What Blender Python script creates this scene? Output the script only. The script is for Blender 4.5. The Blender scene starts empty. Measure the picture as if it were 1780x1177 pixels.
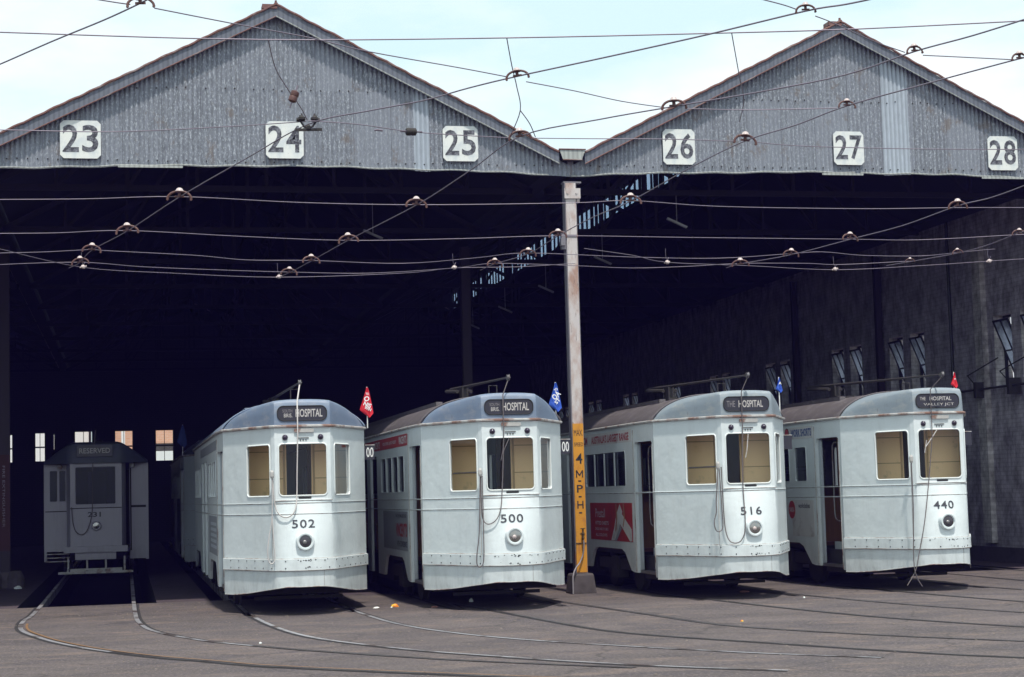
import bpy, math, random
from mathutils import Vector, Matrix
from mathutils.geometry import tessellate_polygon
random.seed(7)
SC = bpy.context.scene
# ---------------------------------------------------------------- camera
CAM = (-2.4352, -28.47269, 1.68514); YAW, PITCH, ROLL, FPX = 0.21409, 0.08477, 0.0273, 3115.278
def make_camera():
    cd = bpy.data.cameras.new("camera"); cam = bpy.data.objects.new("camera", cd); SC.collection.objects.link(cam)
    f = Vector((math.sin(YAW)*math.cos(PITCH), math.cos(YAW)*math.cos(PITCH), math.sin(PITCH)))
    r = Vector((math.cos(YAW), -math.sin(YAW), 0)); u = r.cross(f)
    r2 = r*math.cos(ROLL)-u*math.sin(ROLL); u2 = r*math.sin(ROLL)+u*math.cos(ROLL)
    m = Matrix((r2, u2, -f)).transposed().to_4x4(); m.translation = Vector(CAM)
    cam.matrix_world = m
    cd.sensor_width = 36; cd.sensor_fit = 'HORIZONTAL'; cd.lens = FPX/1780*36; cd.clip_start = .1; cd.clip_end = 3000
    SC.camera = cam
make_camera()
# ---------------------------------------------------------------- light
SUN_EL, SUN_AZ = 68.0, -2.0       # azimuth: degrees to the left of the viewing side (-Y)
def make_light():
    w = bpy.data.worlds.new("World"); SC.world = w; w.use_nodes = True
    nt = w.node_tree; nt.nodes.clear(); N = nt.nodes.new; L = nt.links.new
    d = Vector((-math.sin(math.radians(SUN_AZ))*math.cos(math.radians(SUN_EL)), -math.cos(math.radians(SUN_AZ))*math.cos(math.radians(SUN_EL)), math.sin(math.radians(SUN_EL))))
    out = N('ShaderNodeOutputWorld'); bg = N('ShaderNodeBackground'); sky = N('ShaderNodeTexSky')
    sky.sky_type = 'NISHITA'; sky.sun_disc = False; sky.sun_elevation = math.radians(SUN_EL)
    sky.sun_rotation = math.atan2(d.x, d.y); sky.air_density = 1.2; sky.dust_density = 3.5; sky.ozone_density = .8
    bg.inputs[1].default_value = .14
    tc = N('ShaderNodeTexCoord'); mp = N('ShaderNodeMapping'); mp.inputs['Scale'].default_value = (1.6, 1.6, 4.5)
    nz = N('ShaderNodeTexNoise'); nz.inputs['Scale'].default_value = 2.2; nz.inputs['Detail'].default_value = 7; nz.inputs['Roughness'].default_value = .55
    rp = N('ShaderNodeValToRGB'); rp.color_ramp.elements[0].position = .42; rp.color_ramp.elements[1].position = .66
    mx = N('ShaderNodeMix'); mx.data_type = 'RGBA'; mx.inputs[7].default_value = (5.15, 5.35, 5.4, 1)
    pale = N('ShaderNodeMix'); pale.data_type = 'RGBA'; pale.inputs[0].default_value = .82; pale.inputs[7].default_value = (3.7, 4.8, 5.05, 1)
    L(tc.outputs['Generated'], mp.inputs[0]); L(mp.outputs[0], nz.inputs[0]); L(nz.outputs[0], rp.inputs[0])
    L(rp.outputs[0], mx.inputs[0]); L(sky.outputs[0], pale.inputs[6]); L(pale.outputs[2], mx.inputs[6]); L(mx.outputs[2], bg.inputs[0]); L(bg.outputs[0], out.inputs[0])
    sd = bpy.data.lights.new("sun", 'SUN'); sd.energy = 2.7; sd.angle = math.radians(2.5); sd.color = (1, .95, .88)
    so = bpy.data.objects.new("sun", sd); SC.collection.objects.link(so)
    so.rotation_euler = d.to_track_quat('Z', 'Y').to_euler()
make_light()
SC.view_settings.view_transform = 'Standard'; SC.view_settings.look = 'None'; SC.view_settings.gamma = 1
SC.view_settings.exposure = .66
SC.cycles.max_bounces = 6; SC.cycles.transparent_max_bounces = 16; SC.cycles.diffuse_bounces = 3
SC.cycles.glossy_bounces = 3; SC.cycles.caustics_reflective = False; SC.cycles.caustics_refractive = False

# ---------------------------------------------------------------- materials
class NT:
    def __init__(s, name):
        s.m = bpy.data.materials.new(name); s.m.use_nodes = True; s.t = s.m.node_tree
        s.b = s.t.nodes['Principled BSDF']; s.tc = s.t.nodes.new('ShaderNodeTexCoord')
    def n(s, k, **kw):
        x = s.t.nodes.new(k)
        for a, b in kw.items(): setattr(x, a, b)
        return x
    def l(s, a, b): s.t.links.new(a, b)
    def noise(s, scale, stretch=(1,1,1), detail=4, rough=.55, off=(0,0,0)):
        mp = s.n('ShaderNodeMapping'); mp.inputs['Scale'].default_value = stretch; mp.inputs['Location'].default_value = off
        nz = s.n('ShaderNodeTexNoise'); nz.inputs['Scale'].default_value = scale; nz.inputs['Detail'].default_value = detail; nz.inputs['Roughness'].default_value = rough
        s.l(s.tc.outputs['Object'], mp.inputs[0]); s.l(mp.outputs[0], nz.inputs[0]); return nz.outputs[0]
    def ramp(s, v, a, b, c0=(0,0,0,1), c1=(1,1,1,1)):
        r = s.n('ShaderNodeValToRGB'); e = r.color_ramp.elements; e[0].position = a; e[1].position = b; e[0].color = c0; e[1].color = c1
        s.l(v, r.inputs[0]); return r.outputs[0]
    def mix(s, f, a, b, mode='MIX'):
        m = s.n('ShaderNodeMix', data_type='RGBA', blend_type=mode)
        for i, v in ((0, f), (6, a), (7, b)):
            if hasattr(v, 'is_output') or hasattr(v, 'links'): s.l(v, m.inputs[i])
            elif i == 0: m.inputs[0].default_value = v
            else: m.inputs[i].default_value = tuple(v[:3])+(1,)
        return m.outputs[2]
    def math(s, op, a, b=None):
        m = s.n('ShaderNodeMath', operation=op)
        for i, v in enumerate((a, b)):
            if v is None: continue
            if hasattr(v, 'links'): s.l(v, m.inputs[i])
            else: m.inputs[i].default_value = v
        return m.outputs[0]
    def xyz(s):
        x = s.n('ShaderNodeSeparateXYZ'); s.l(s.tc.outputs['Object'], x.inputs[0]); return x.outputs
    def bump(s, h, strength=.3, dist=.01):
        b = s.n('ShaderNodeBump'); b.inputs['Strength'].default_value = strength; b.inputs['Distance'].default_value = dist
        s.l(h, b.inputs['Height']); s.l(b.outputs[0], s.b.inputs['Normal'])
    def done(s, col, rough=.6, metal=0):
        if hasattr(col, 'links'): s.l(col, s.b.inputs['Base Color'])
        else: s.b.inputs['Base Color'].default_value = tuple(col[:3])+(1,)
        if hasattr(rough, 'links'): s.l(rough, s.b.inputs['Roughness'])
        else: s.b.inputs['Roughness'].default_value = rough
        s.b.inputs['Metallic'].default_value = metal
        return s.m
def sc3(c, k): return tuple(x*k for x in c)
def simple(name, c, rough=.6, metal=0, var=.15, scale=6, stretch=(1,1,1), stain=None, sa=.55, sb=.7, sscale=3, sstretch=(1,1,1)):
    t = NT(name)
    col = t.mix(t.noise(scale, stretch), sc3(c, 1-var), sc3(c, 1+var))
    if stain: col = t.mix(t.ramp(t.noise(sscale, sstretch, off=(3,5,1)), sa, sb), col, stain)
    return t.done(col, rough, metal)
MT = {}
def tram_paint(name, c, dirt=(.2,.17,.14), amount=1.0):
    t = NT(name)
    col = t.mix(t.noise(1.3, (1,1,.6)), sc3(c, .9), sc3(c, 1.06))
    col = t.mix(t.math('MULTIPLY', t.ramp(t.noise(9, (1,1,.12), 6, .7), .52, .80), .26*amount), col, sc3(c, .55))     # run-down streaks
    col = t.mix(t.math('MULTIPLY', t.ramp(t.noise(55, (1,1,1), 3, .6, (2,1,7)), .68, .76), .6*amount), col, dirt)   # chips
    z = t.xyz()[2]
    low = t.ramp(z, .28, .9, (1,1,1,1), (0,0,0,1))
    col = t.mix(t.math('MULTIPLY', low, t.ramp(t.noise(5, (1,1,.35), 6, .7, (1,1,1)), .45, .75)), col, sc3(c, .55))
    col = t.mix(t.math('MULTIPLY', low, .12), col, dirt)
    col = t.mix(t.math('MULTIPLY', t.ramp(t.noise(2.6, (1,1,.5), 7, .75, (7,3,1)), .52, .72), .22), col, (.46,.44,.40))
    t.bump(t.noise(2.4, (1,1,1), 3), .5, .03)
    return t.done(col, .38)
MT['paint'] = tram_paint('tram_paint', (.70,.76,.765))
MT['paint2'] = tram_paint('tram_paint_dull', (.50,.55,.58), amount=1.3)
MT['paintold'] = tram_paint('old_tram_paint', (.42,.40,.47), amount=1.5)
MT['trim'] = simple('worn_trim', (.44,.43,.41), .5, 0, .25, 20, (1,1,1), (.22,.13,.10), .50, .64, 5)
MT['lip'] = simple('white_window_lip', (.78,.82,.80), .4, 0, .05)
def roof_paint(name, c, w, amt):
    t = NT(name)
    col = t.mix(t.noise(2.2), sc3(c, .85), sc3(c, 1.12))
    col = t.mix(t.math('MULTIPLY', t.ramp(t.noise(7, (.5,.5,1), 6, .7), .5, .72), amt), col, w)
    col = t.mix(t.math('MULTIPLY', t.ramp(t.noise(26, (1,1,.3), 5, .7, (4,4,4)), .6, .75), .6), col, (.12,.10,.10))
    return t.done(col, .55)
MT['roofblue'] = roof_paint('roof_blue_grey', (.165,.215,.30), (.30,.31,.34), .7)
MT['roofpale'] = roof_paint('roof_pale_blue', (.23,.275,.31), (.36,.37,.36), .7)
MT['roofbrown'] = roof_paint('roof_faded_brown', (.098,.084,.088), (.185,.168,.17), .8)
MT['roofdull'] = roof_paint('roof_dull', (.06,.07,.10), (.09,.09,.11), .5)
MT['black'] = simple('black_paint', (.018,.018,.022), .5)
MT['blackblind'] = simple('blind_black', (.03,.028,.04), .35, 0, .2)
MT['rubber'] = simple('dark_rubber', (.02,.02,.02), .7)
MT['under'] = simple('underframe_iron', (.03,.026,.025), .8, 0, .4, 8)
MT['steel'] = simple('worn_steel', (.22,.21,.21), .45, .6, .3, 12, stain=(.12,.07,.05))
MT['cream'] = simple('cab_cream_panel', (1,.70,.37), .5, 0, .05, 3, (1,1,.3), (.55,.42,.22), .6, .8, 6)
MT['creamdark'] = simple('cab_panel_bead', (.50,.33,.15), .5)
MT['wood'] = simple('varnished_wood', (.16,.075,.035), .4, 0, .3, 6, (4,4,.5))
MT['dark'] = simple('dark_saloon', (.028,.022,.022), .7, 0, .3)
MT['floor_in'] = simple('saloon_floor', (.09,.03,.03), .7, 0, .3)
MT['ink'] = simple('number_paint', (.045,.045,.055), .5, 0, .3, 30)
MT['cloth'] = simple('blind_lettering', (.55,.52,.50), .7, 0, .15, 40)
MT['cloth2'] = simple('faded_blind_lettering', (.24,.22,.23), .7)
MT['white'] = simple('white_paint', (.78,.78,.76), .5, 0, .08, 12)
MT['rope'] = simple('grey_rope', (.14,.12,.12), .8)
MT['ropewhite'] = simple('pale_rope', (.55,.52,.50), .8)
MT['wire'] = simple('overhead_wire', (.21,.18,.22), .5, .4)
MT['ear'] = simple('brown_hanger_casting', (.10,.045,.038), .6, .1, .3, 20)
MT['cap'] = simple('porcelain_cap', (.50,.42,.40), .35, 0, .2, 20)
MT['red'] = simple('advert_red', (.42,.03,.03), .5, 0, .15, 4, (1,1,1), (.22,.04,.05), .55, .8, 7)
MT['darkred'] = simple('advert_dark_red', (.36,.035,.045), .5, 0, .2, 4)
MT['adwhite'] = simple('advert_white', (.62,.62,.60), .5, 0, .12, 5, stain=(.4,.38,.36))
MT['adblue'] = simple('advert_blue', (.03,.08,.25), .5)
MT['skin'] = simple('advert_tan', (.42,.22,.12), .5)
MT['flagred'] = simple('flag_red', (.62,.015,.03), .7)
MT['flagblue'] = simple('flag_blue', (.03,.10,.50), .7)
MT['flagwhite'] = simple('flag_white', (.8,.8,.8), .7, 0, .03)
MT['yellow'] = simple('yellow_sign_paint', (.62,.27,.02), .5, 0, .1, 6, (1,1,1), (.45,.17,.03), .55, .7, 9, (1,1,.4))
MT['concrete'] = simple('grimy_concrete', (.075,.062,.064), .85, 0, .3, 7, stain=(.05,.04,.04))
MT['brass'] = simple('tap_brass', (.10,.07,.04), .4, .7)
MT['hose'] = simple('pale_hose', (.28,.26,.28), .6)
MT['tin'] = simple('reflector_tin', (.30,.31,.32), .5)
def glass(name, tint, refl=.5):
    t = NT(name); nt = t.t; nt.nodes.remove(t.b)
    out = nt.nodes['Material Output']; tr = t.n('ShaderNodeBsdfTransparent'); tr.inputs[0].default_value = tint+(1,)
    gl = t.n('ShaderNodeBsdfGlossy'); gl.inputs['Roughness'].default_value = .06; gl.inputs[0].default_value = (.8,.85,.9,1)
    fr = t.n('ShaderNodeFresnel'); fr.inputs[0].default_value = 1.45; mx = t.n('ShaderNodeMixShader')
    t.l(t.math('ADD', t.math('MULTIPLY', fr.outputs[0], refl), .01), mx.inputs[0])
    t.l(tr.outputs[0], mx.inputs[1]); t.l(gl.outputs[0], mx.inputs[2]); t.l(mx.outputs[0], out.inputs[0]); return t.m
MT['glass'] = glass('window_glass', (.97,.97,.94), .6)
MT['dglass'] = glass('saloon_glass', (.35,.35,.36), .22)
def translucent(name, c):
    t = NT(name); nt = t.t; nt.nodes.remove(t.b); out = nt.nodes['Material Output']
    a = t.n('ShaderNodeBsdfTranslucent'); b = t.n('ShaderNodeBsdfDiffuse'); mx = t.n('ShaderNodeMixShader'); mx.inputs[0].default_value = .6
    col = t.mix(t.ramp(t.noise(1.4, (1,1,1), 5, .7), .38, .68), sc3(c, .25), c)
    t.l(col, a.inputs[0]); t.l(col, b.inputs[0]); t.l(b.outputs[0], mx.inputs[1]); t.l(a.outputs[0], mx.inputs[2]); t.l(mx.outputs[0], out.inputs[0]); return t.m
MT['sky_clean'] = glass('skylight_glass', (.38,.48,.64), .3)
MT['sky_dirty'] = glass('sooty_skylight_glass', (.055,.06,.105), .3)
def galv(name, c, seam=True, k=1.0):
    t = NT(name); X = t.xyz()
    col = t.mix(t.ramp(t.noise(16, (1,1,.35), 6, .75), .3, .7), sc3(c, .62 if seam else .85), sc3(c, 1.35 if seam else 1.12))                # zinc spangle
    if seam or k > 1: col = t.mix(t.ramp(t.noise(48, (1,1,.45), 3, .6, (9,1,2)), .53, .64), col, (c[0]*2.1, c[1]*2.1, c[2]*2.0))
    col = t.mix(t.math('MULTIPLY', t.ramp(t.noise(10, (1,1,.05), 5, .7, (2,2,2)), .5, .7), .35), col, sc3(c, .45))
    col = t.mix(t.math('MULTIPLY', t.math('POWER', t.math('ADD', t.math('MULTIPLY', t.math('COSINE', t.math('MULTIPLY', X[0], 2*math.pi/.0762)), -.5), .5), 2.0), .45), col, sc3(c, .35))   # trough shading painted into the colour, with grime
    if seam:
        sh = t.math('ADD', t.math('FLOOR', t.math('DIVIDE', X[0], .6096)), t.math('MULTIPLY', t.math('GREATER_THAN', X[2], 8.2), 17.3))
        wn = t.n('ShaderNodeTexWhiteNoise', noise_dimensions='1D'); t.l(sh, wn.inputs['W'])
        col = t.mix(t.math('MULTIPLY', wn.outputs['Value'], .55), col, sc3(c, 1.25))
        col = t.mix(t.math('MULTIPLY', t.math('LESS_THAN', t.math('FRACT', t.math('DIVIDE', X[0], .6096)), .03), .5), col, sc3(c, .35))
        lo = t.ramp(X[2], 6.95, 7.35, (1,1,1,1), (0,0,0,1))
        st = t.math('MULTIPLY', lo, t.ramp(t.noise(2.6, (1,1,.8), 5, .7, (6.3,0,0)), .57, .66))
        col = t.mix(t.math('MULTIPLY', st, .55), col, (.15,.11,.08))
    return t.done(col, .55, .15)
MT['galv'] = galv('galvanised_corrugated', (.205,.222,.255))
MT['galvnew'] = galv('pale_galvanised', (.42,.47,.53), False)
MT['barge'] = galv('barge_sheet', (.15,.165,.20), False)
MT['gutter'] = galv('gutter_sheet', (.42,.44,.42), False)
MT['rust'] = simple('rusty_edge', (.17,.085,.07), .8, 0, .4, 12, stain=(.30,.25,.24))
MT['roofdark'] = simple('sooty_shaded_underside', (.014,.013,.026), .9, 0, .3, 2)  # soot tone, made darker and bluer to put interior shade into the colour
MT['rooftop'] = simple('roof_sheet', (.20,.15,.13), .7, 0, .3, 3)
MT['truss'] = simple('sooty_shaded_steel', (.014,.012,.020), .8, 0, .3)  # sooty steel with the interior gloom put into its colour
def col_mat():
    t = NT('rust_streaked_column')
    c = t.mix(t.noise(3, (1,1,1)), (.46,.42,.41), (.60,.56,.54))
    c = t.mix(t.math('MULTIPLY', t.ramp(t.noise(1.5, (2,2,1.0), 6, .65, (0,0,3)), .44, .60), .75), c, (.30,.14,.08))
    c = t.mix(t.ramp(t.noise(14, (2,2,.25), 5, .7, (1,2,3)), .6, .7), c, (.13,.08,.07))
    return t.done(c, .7)
MT['column'] = col_mat()
MT['colside'] = simple('grey_column_side', (.18,.17,.19), .7, 0, .25, 4, (3,3,.5), (.2,.1,.07), .6, .7)
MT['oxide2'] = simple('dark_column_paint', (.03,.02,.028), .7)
MT['oxide'] = simple('red_oxide_paint', (.05,.010,.012), .7, 0, .3, 5)
def brick(name, c1, c2, mortar, grime=True, axes=(1,2), bscale=1.0):
    t = NT(name); X = t.xyz(); cb = t.n('ShaderNodeCombineXYZ'); t.l(X[axes[0]], cb.inputs[0]); t.l(X[axes[1]], cb.inputs[1])
    b = t.n('ShaderNodeTexBrick'); t.l(cb.outputs[0], b.inputs[0])
    b.inputs['Scale'].default_value = bscale; b.inputs['Brick Width'].default_value = .24; b.inputs['Row Height'].default_value = .086; b.inputs['Mortar Size'].default_value = .011
    b.inputs['Color1'].default_value = c1+(1,); b.inputs['Color2'].default_value = c2+(1,); b.inputs['Mortar'].default_value = mortar+(1,)
    col = t.mix(.5, b.outputs[0], t.mix(t.noise(2.3, (1,1,1), 6, .65), sc3(c1, .7), sc3(c2, 1.12)))
    if grime:
        lo = t.ramp(X[2], 1.1, 2.1, (1,1,1,1), (0,0,0,1))
        col = t.mix(t.math('MULTIPLY', t.math('MULTIPLY', lo, t.ramp(t.noise(3.5, (1,1,.6), 6, .7, (5,5,5)), .35, .62)), .7), col, (.07,.06,.065))
        col = t.mix(t.math('MULTIPLY', t.ramp(t.noise(.8, (1,1.5,.5), 6, .7), .5, .75), .25), col, (.2,.17,.2))
    t.bump(b.outputs['Fac'], -.3, .006)
    return t.done(col, .8)
MT['brick'] = brick('painted_brick', (.60,.55,.61), (.68,.63,.69), (.40,.36,.41))
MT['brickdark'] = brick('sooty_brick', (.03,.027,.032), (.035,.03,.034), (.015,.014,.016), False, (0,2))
MT['pil'] = brick('whitewashed_brick', (.74,.70,.68), (.82,.78,.76), (.5,.45,.45))
MT['redbrick'] = brick('orange_brick', (.60,.30,.18), (.70,.40,.26), (.6,.5,.42), False, (0,2))
def asphalt(name, c, inside=False):
    t = NT(name)
    col = t.mix(t.ramp(t.noise(.5, (.8,1.5,1), 8, .68), .3, .7), sc3(c, .58), sc3(c, 1.25))
    col = t.mix(t.math('MULTIPLY', t.ramp(t.noise(1.1, (.7,1.2,1), 8, .72, (3,3,0)), .46, .58), .8), col, (c[0]*.58,c[1]*.6,c[2]*.68))     # tar and oil
    col = t.mix(t.math('MULTIPLY', t.ramp(t.noise(1.7, (.55,1.2,1), 9, .76, (8,1,0)), .53, .66), .85), col, (c[0]*1.75, c[1]*1.55, c[2]*1.3))  # sand drifts
    col = t.mix(t.math('MULTIPLY', t.ramp(t.noise(30, (1,1,1), 2, .6), .54, .66), .65), col, sc3(c, 2.2))                 # pale chips
    col = t.mix(t.math('MULTIPLY', t.ramp(t.noise(22, (1,1,1), 3, .6, (5,5,5)), .55, .66), .75), col, sc3(c, .35))
    vo = t.n('ShaderNodeTexVoronoi', feature='DISTANCE_TO_EDGE'); vo.inputs['Scale'].default_value = .45
    ds = t.n('ShaderNodeMix', data_type='RGBA'); ds.inputs[0].default_value = .3
    t.l(t.tc.outputs['Object'], ds.inputs[6]); nn = t.n('ShaderNodeTexNoise'); nn.inputs['Scale'].default_value = 2.5; t.l(t.tc.outputs['Object'], nn.inputs[0]); t.l(nn.outputs['Color'], ds.inputs[7])
    t.l(ds.outputs[2], vo.inputs['Vector'])
    col = t.mix(t.math('MULTIPLY', t.math('LESS_THAN', vo.outputs['Distance'], .006), .5), col, sc3(c, .3))
    t.bump(t.noise(30, (1,1,1), 4, .7), .5, .01)
    return t.done(col, .85)
MT['asphalt'] = asphalt('yard_asphalt', (.097,.078,.074))
MT['shedfloor'] = simple('shed_floor_concrete', (.06,.042,.05), .85, 0, .35, 2, stain=(.02,.016,.018))
MT['pit'] = simple('oily_pit', (.008,.008,.010), .9)
MT['rail'] = simple('polished_rail', (.42,.41,.43), .4, .5, .25, 3, stain=(.09,.06,.05), sa=.5, sb=.62, sscale=2)
MT['raildull'] = simple('worn_rail', (.075,.07,.07), .55, .35, .3, 3, stain=(.045,.038,.038), sa=.45, sb=.6, sscale=2)
MT['railrust'] = simple('rusty_rail', (.21,.115,.05), .7, .2, .3, 3)
MT['groove'] = simple('rail_groove', (.02,.017,.017), .9)

# ---------------------------------------------------------------- mesh helpers
class MB:
    def __init__(s): s.v = []; s.f = []; s.mi = []; s.cur = 0
    def add(s, vs, fs):
        k = len(s.v); s.v += [tuple(v) for v in vs]; s.f += [tuple(i+k for i in f) for f in fs]; s.mi += [s.cur]*len(fs); return s
    def box(s, a, b, M=None):
        x0,y0,z0 = a; x1,y1,z1 = b
        vs = [(x0,y0,z0),(x1,y0,z0),(x1,y1,z0),(x0,y1,z0),(x0,y0,z1),(x1,y0,z1),(x1,y1,z1),(x0,y1,z1)]
        if M: vs = [M @ Vector(v) for v in vs]
        return s.add(vs, [(0,3,2,1),(4,5,6,7),(0,1,5,4),(1,2,6,5),(2,3,7,6),(3,0,4,7)])
    def bar(s, p, q, w, h, up=(0,0,1)):
        p = Vector(p); q = Vector(q); d = q-p; L = d.length; d.normalize(); u = Vector(up)
        if abs(d.dot(u)) > .98: u = Vector((0,1,0))
        r = d.cross(u).normalized(); u = r.cross(d)
        vs = [p+r*a*w/2+u*b*h/2+d*c for c in (0, L) for a, b in ((-1,-1),(1,-1),(1,1),(-1,1))]
        return s.add(vs, [(3,2,1,0),(4,5,6,7),(0,1,5,4),(1,2,6,5),(2,3,7,6),(3,0,4,7)])
    def tube(s, pts, r, n=6, closed=False, flat=1.0):
        P = [Vector(p) for p in pts]; m = len(P)
        if m < 2: return s
        prev = None; rings = []
        for i, p in enumerate(P):
            a = P[(i-1) % m] if (closed or i > 0) else p; b = P[(i+1) % m] if (closed or i < m-1) else p
            t = (b-a)
            if t.length < 1e-9: t = Vector((0,0,1))
            t.normalize()
            if prev is None:
                u = Vector((0,0,1)) if abs(t.z) < .9 else Vector((0,1,0))
                u = (u-t*u.dot(t)).normalized()
            else: u = (prev-t*prev.dot(t)).normalized()
            prev = u; w = t.cross(u); rr = r[i] if isinstance(r, (list, tuple)) else r
            rings.append([p+(u*math.cos(2*math.pi*k/n)+w*math.sin(2*math.pi*k/n)*flat)*rr for k in range(n)])
        vs = [v for R in rings for v in R]; fs = []
        for i in range(m if closed else m-1):
            j = (i+1) % m
            for k in range(n): fs.append((i*n+k, i*n+(k+1)%n, j*n+(k+1)%n, j*n+k))
        if not closed: fs += [tuple(range(n-1,-1,-1)), tuple((m-1)*n+k for k in range(n))]
        return s.add(vs, fs)
    def lathe(s, prof, M, n=20):        # prof: (r, z) around local z
        vs = []; fs = []
        for r, z in prof:
            for k in range(n): vs.append(M @ Vector((r*math.cos(2*math.pi*k/n), r*math.sin(2*math.pi*k/n), z)))
        for i in range(len(prof)-1):
            for k in range(n): fs.append((i*n+k, i*n+(k+1)%n, (i+1)*n+(k+1)%n, (i+1)*n+k))
        fs += [tuple(range(n-1,-1,-1)), tuple((len(prof)-1)*n+k for k in range(n))]
        return s.add(vs, fs)
    def sheet(s, outer, holes, fn, th=0.0):
        """polygon with holes; fn(u, v, w) -> point, w is depth 0..th"""
        loops = [outer]+list(holes)
        tris = tessellate_polygon([[Vector((p[0], p[1], 0)) for p in l] for l in loops])
        flat = [p for l in loops for p in l]; n = len(flat)
        vs = [fn(p[0], p[1], 0) for p in flat]
        fs = [tuple(t) for t in tris]
        if th:
            vs += [fn(p[0], p[1], th) for p in flat]; fs += [tuple(i+n for i in reversed(t)) for t in tris]
            k = 0
            for l in loops:
                m = len(l)
                for i in range(m): fs.append((k+i, k+(i+1)%m, k+(i+1)%m+n, k+i+n))
                k += m
        return s.add(vs, fs)
    def grid(s, rows):
        n = len(rows[0]); vs = [p for r in rows for p in r]
        fs = [(i*n+j, i*n+j+1, (i+1)*n+j+1, (i+1)*n+j) for i in range(len(rows)-1) for j in range(n-1)]
        return s.add(vs, fs)
    def build(s, name, mat, parent=None, smooth=None, fix=True):
        me = bpy.data.meshes.new(name); me.from_pydata(s.v, [], s.f)
        for m in (mat if isinstance(mat, (list, tuple)) else [mat]): me.materials.append(MT[m] if isinstance(m, str) else m)
        me.polygons.foreach_set('material_index', s.mi)
        if smooth is not None:
            me.polygons.foreach_set('use_smooth', [True]*len(s.f))
            me.set_sharp_from_angle(angle=math.radians(smooth))
        me.validate(); me.update()
        if fix:
            import bmesh
            bm = bmesh.new(); bm.from_mesh(me); bmesh.ops.recalc_face_normals(bm, faces=bm.faces); bm.to_mesh(me); bm.free()
        o = bpy.data.objects.new(name, me); SC.collection.objects.link(o)
        if parent: o.parent = parent
        return o
def tag(o, label=None, cat=None, group=None, kind=None):
    if label: o['label'] = label
    if cat: o['category'] = cat
    if group: o['group'] = group
    if kind: o['kind'] = kind
    return o
def empty(name, loc=(0,0,0), rz=0):
    o = bpy.data.objects.new(name, None); SC.collection.objects.link(o); o.location = loc; o.rotation_euler = (0,0,rz); o.empty_display_size = .3; return o
def rrect(x0, z0, x1, z1, r=.05, n=5):
    pts = []
    for cx, cz, a in ((x1-r,z0+r,-90),(x1-r,z1-r,0),(x0+r,z1-r,90),(x0+r,z0+r,180)):
        for k in range(n+1):
            t = math.radians(a+90*k/n); pts.append((cx+r*math.cos(t), cz+r*math.sin(t)))
    return pts
def cat(pts, k=6):
    P = [Vector(p) for p in pts]; out = []
    for i in range(len(P)-1):
        a = P[max(i-1,0)]; b = P[i]; c = P[i+1]; d = P[min(i+2,len(P)-1)]
        for j in range(k):
            t = j/k; out.append(.5*((2*b)+(c-a)*t+(2*a-5*b+4*c-d)*t*t+(3*b-a-3*c+d)*t**3))
    out.append(P[-1]); return out
def text(body, w, h, fn, mat, parent, name='lettering', bold=0.0, th=.003, space=1.0, lines=1):
    """text scaled into a w x h box centred on fn(0, 0); fn(u, v, d) -> world point"""
    c = bpy.data.curves.new('t', 'FONT'); c.body = body; c.align_x = 'CENTER'; c.offset = bold; c.resolution_u = 3
    c.space_character = space; c.space_line = .8
    o = bpy.data.objects.new('t', c); SC.collection.objects.link(o)
    dg = bpy.context.evaluated_depsgraph_get(); me = bpy.data.meshes.new_from_object(o.evaluated_get(dg))
    bpy.data.objects.remove(o); bpy.data.curves.remove(c)
    xs = [v.co.x for v in me.vertices]; ys = [v.co.y for v in me.vertices]
    x0, x1, y0, y1 = min(xs), max(xs), min(ys), max(ys)
    vs = [(((v.co.x-x0)/(x1-x0)-.5)*w, ((v.co.y-y0)/(y1-y0)-.5)*h) for v in me.vertices]
    fs = [tuple(p.vertices) for p in me.polygons]; bpy.data.meshes.remove(me)
    mb = MB(); mb.add([fn(a, b, 0) for a, b in vs], fs)
    return mb.build(name, mat, parent, fix=False)

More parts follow.
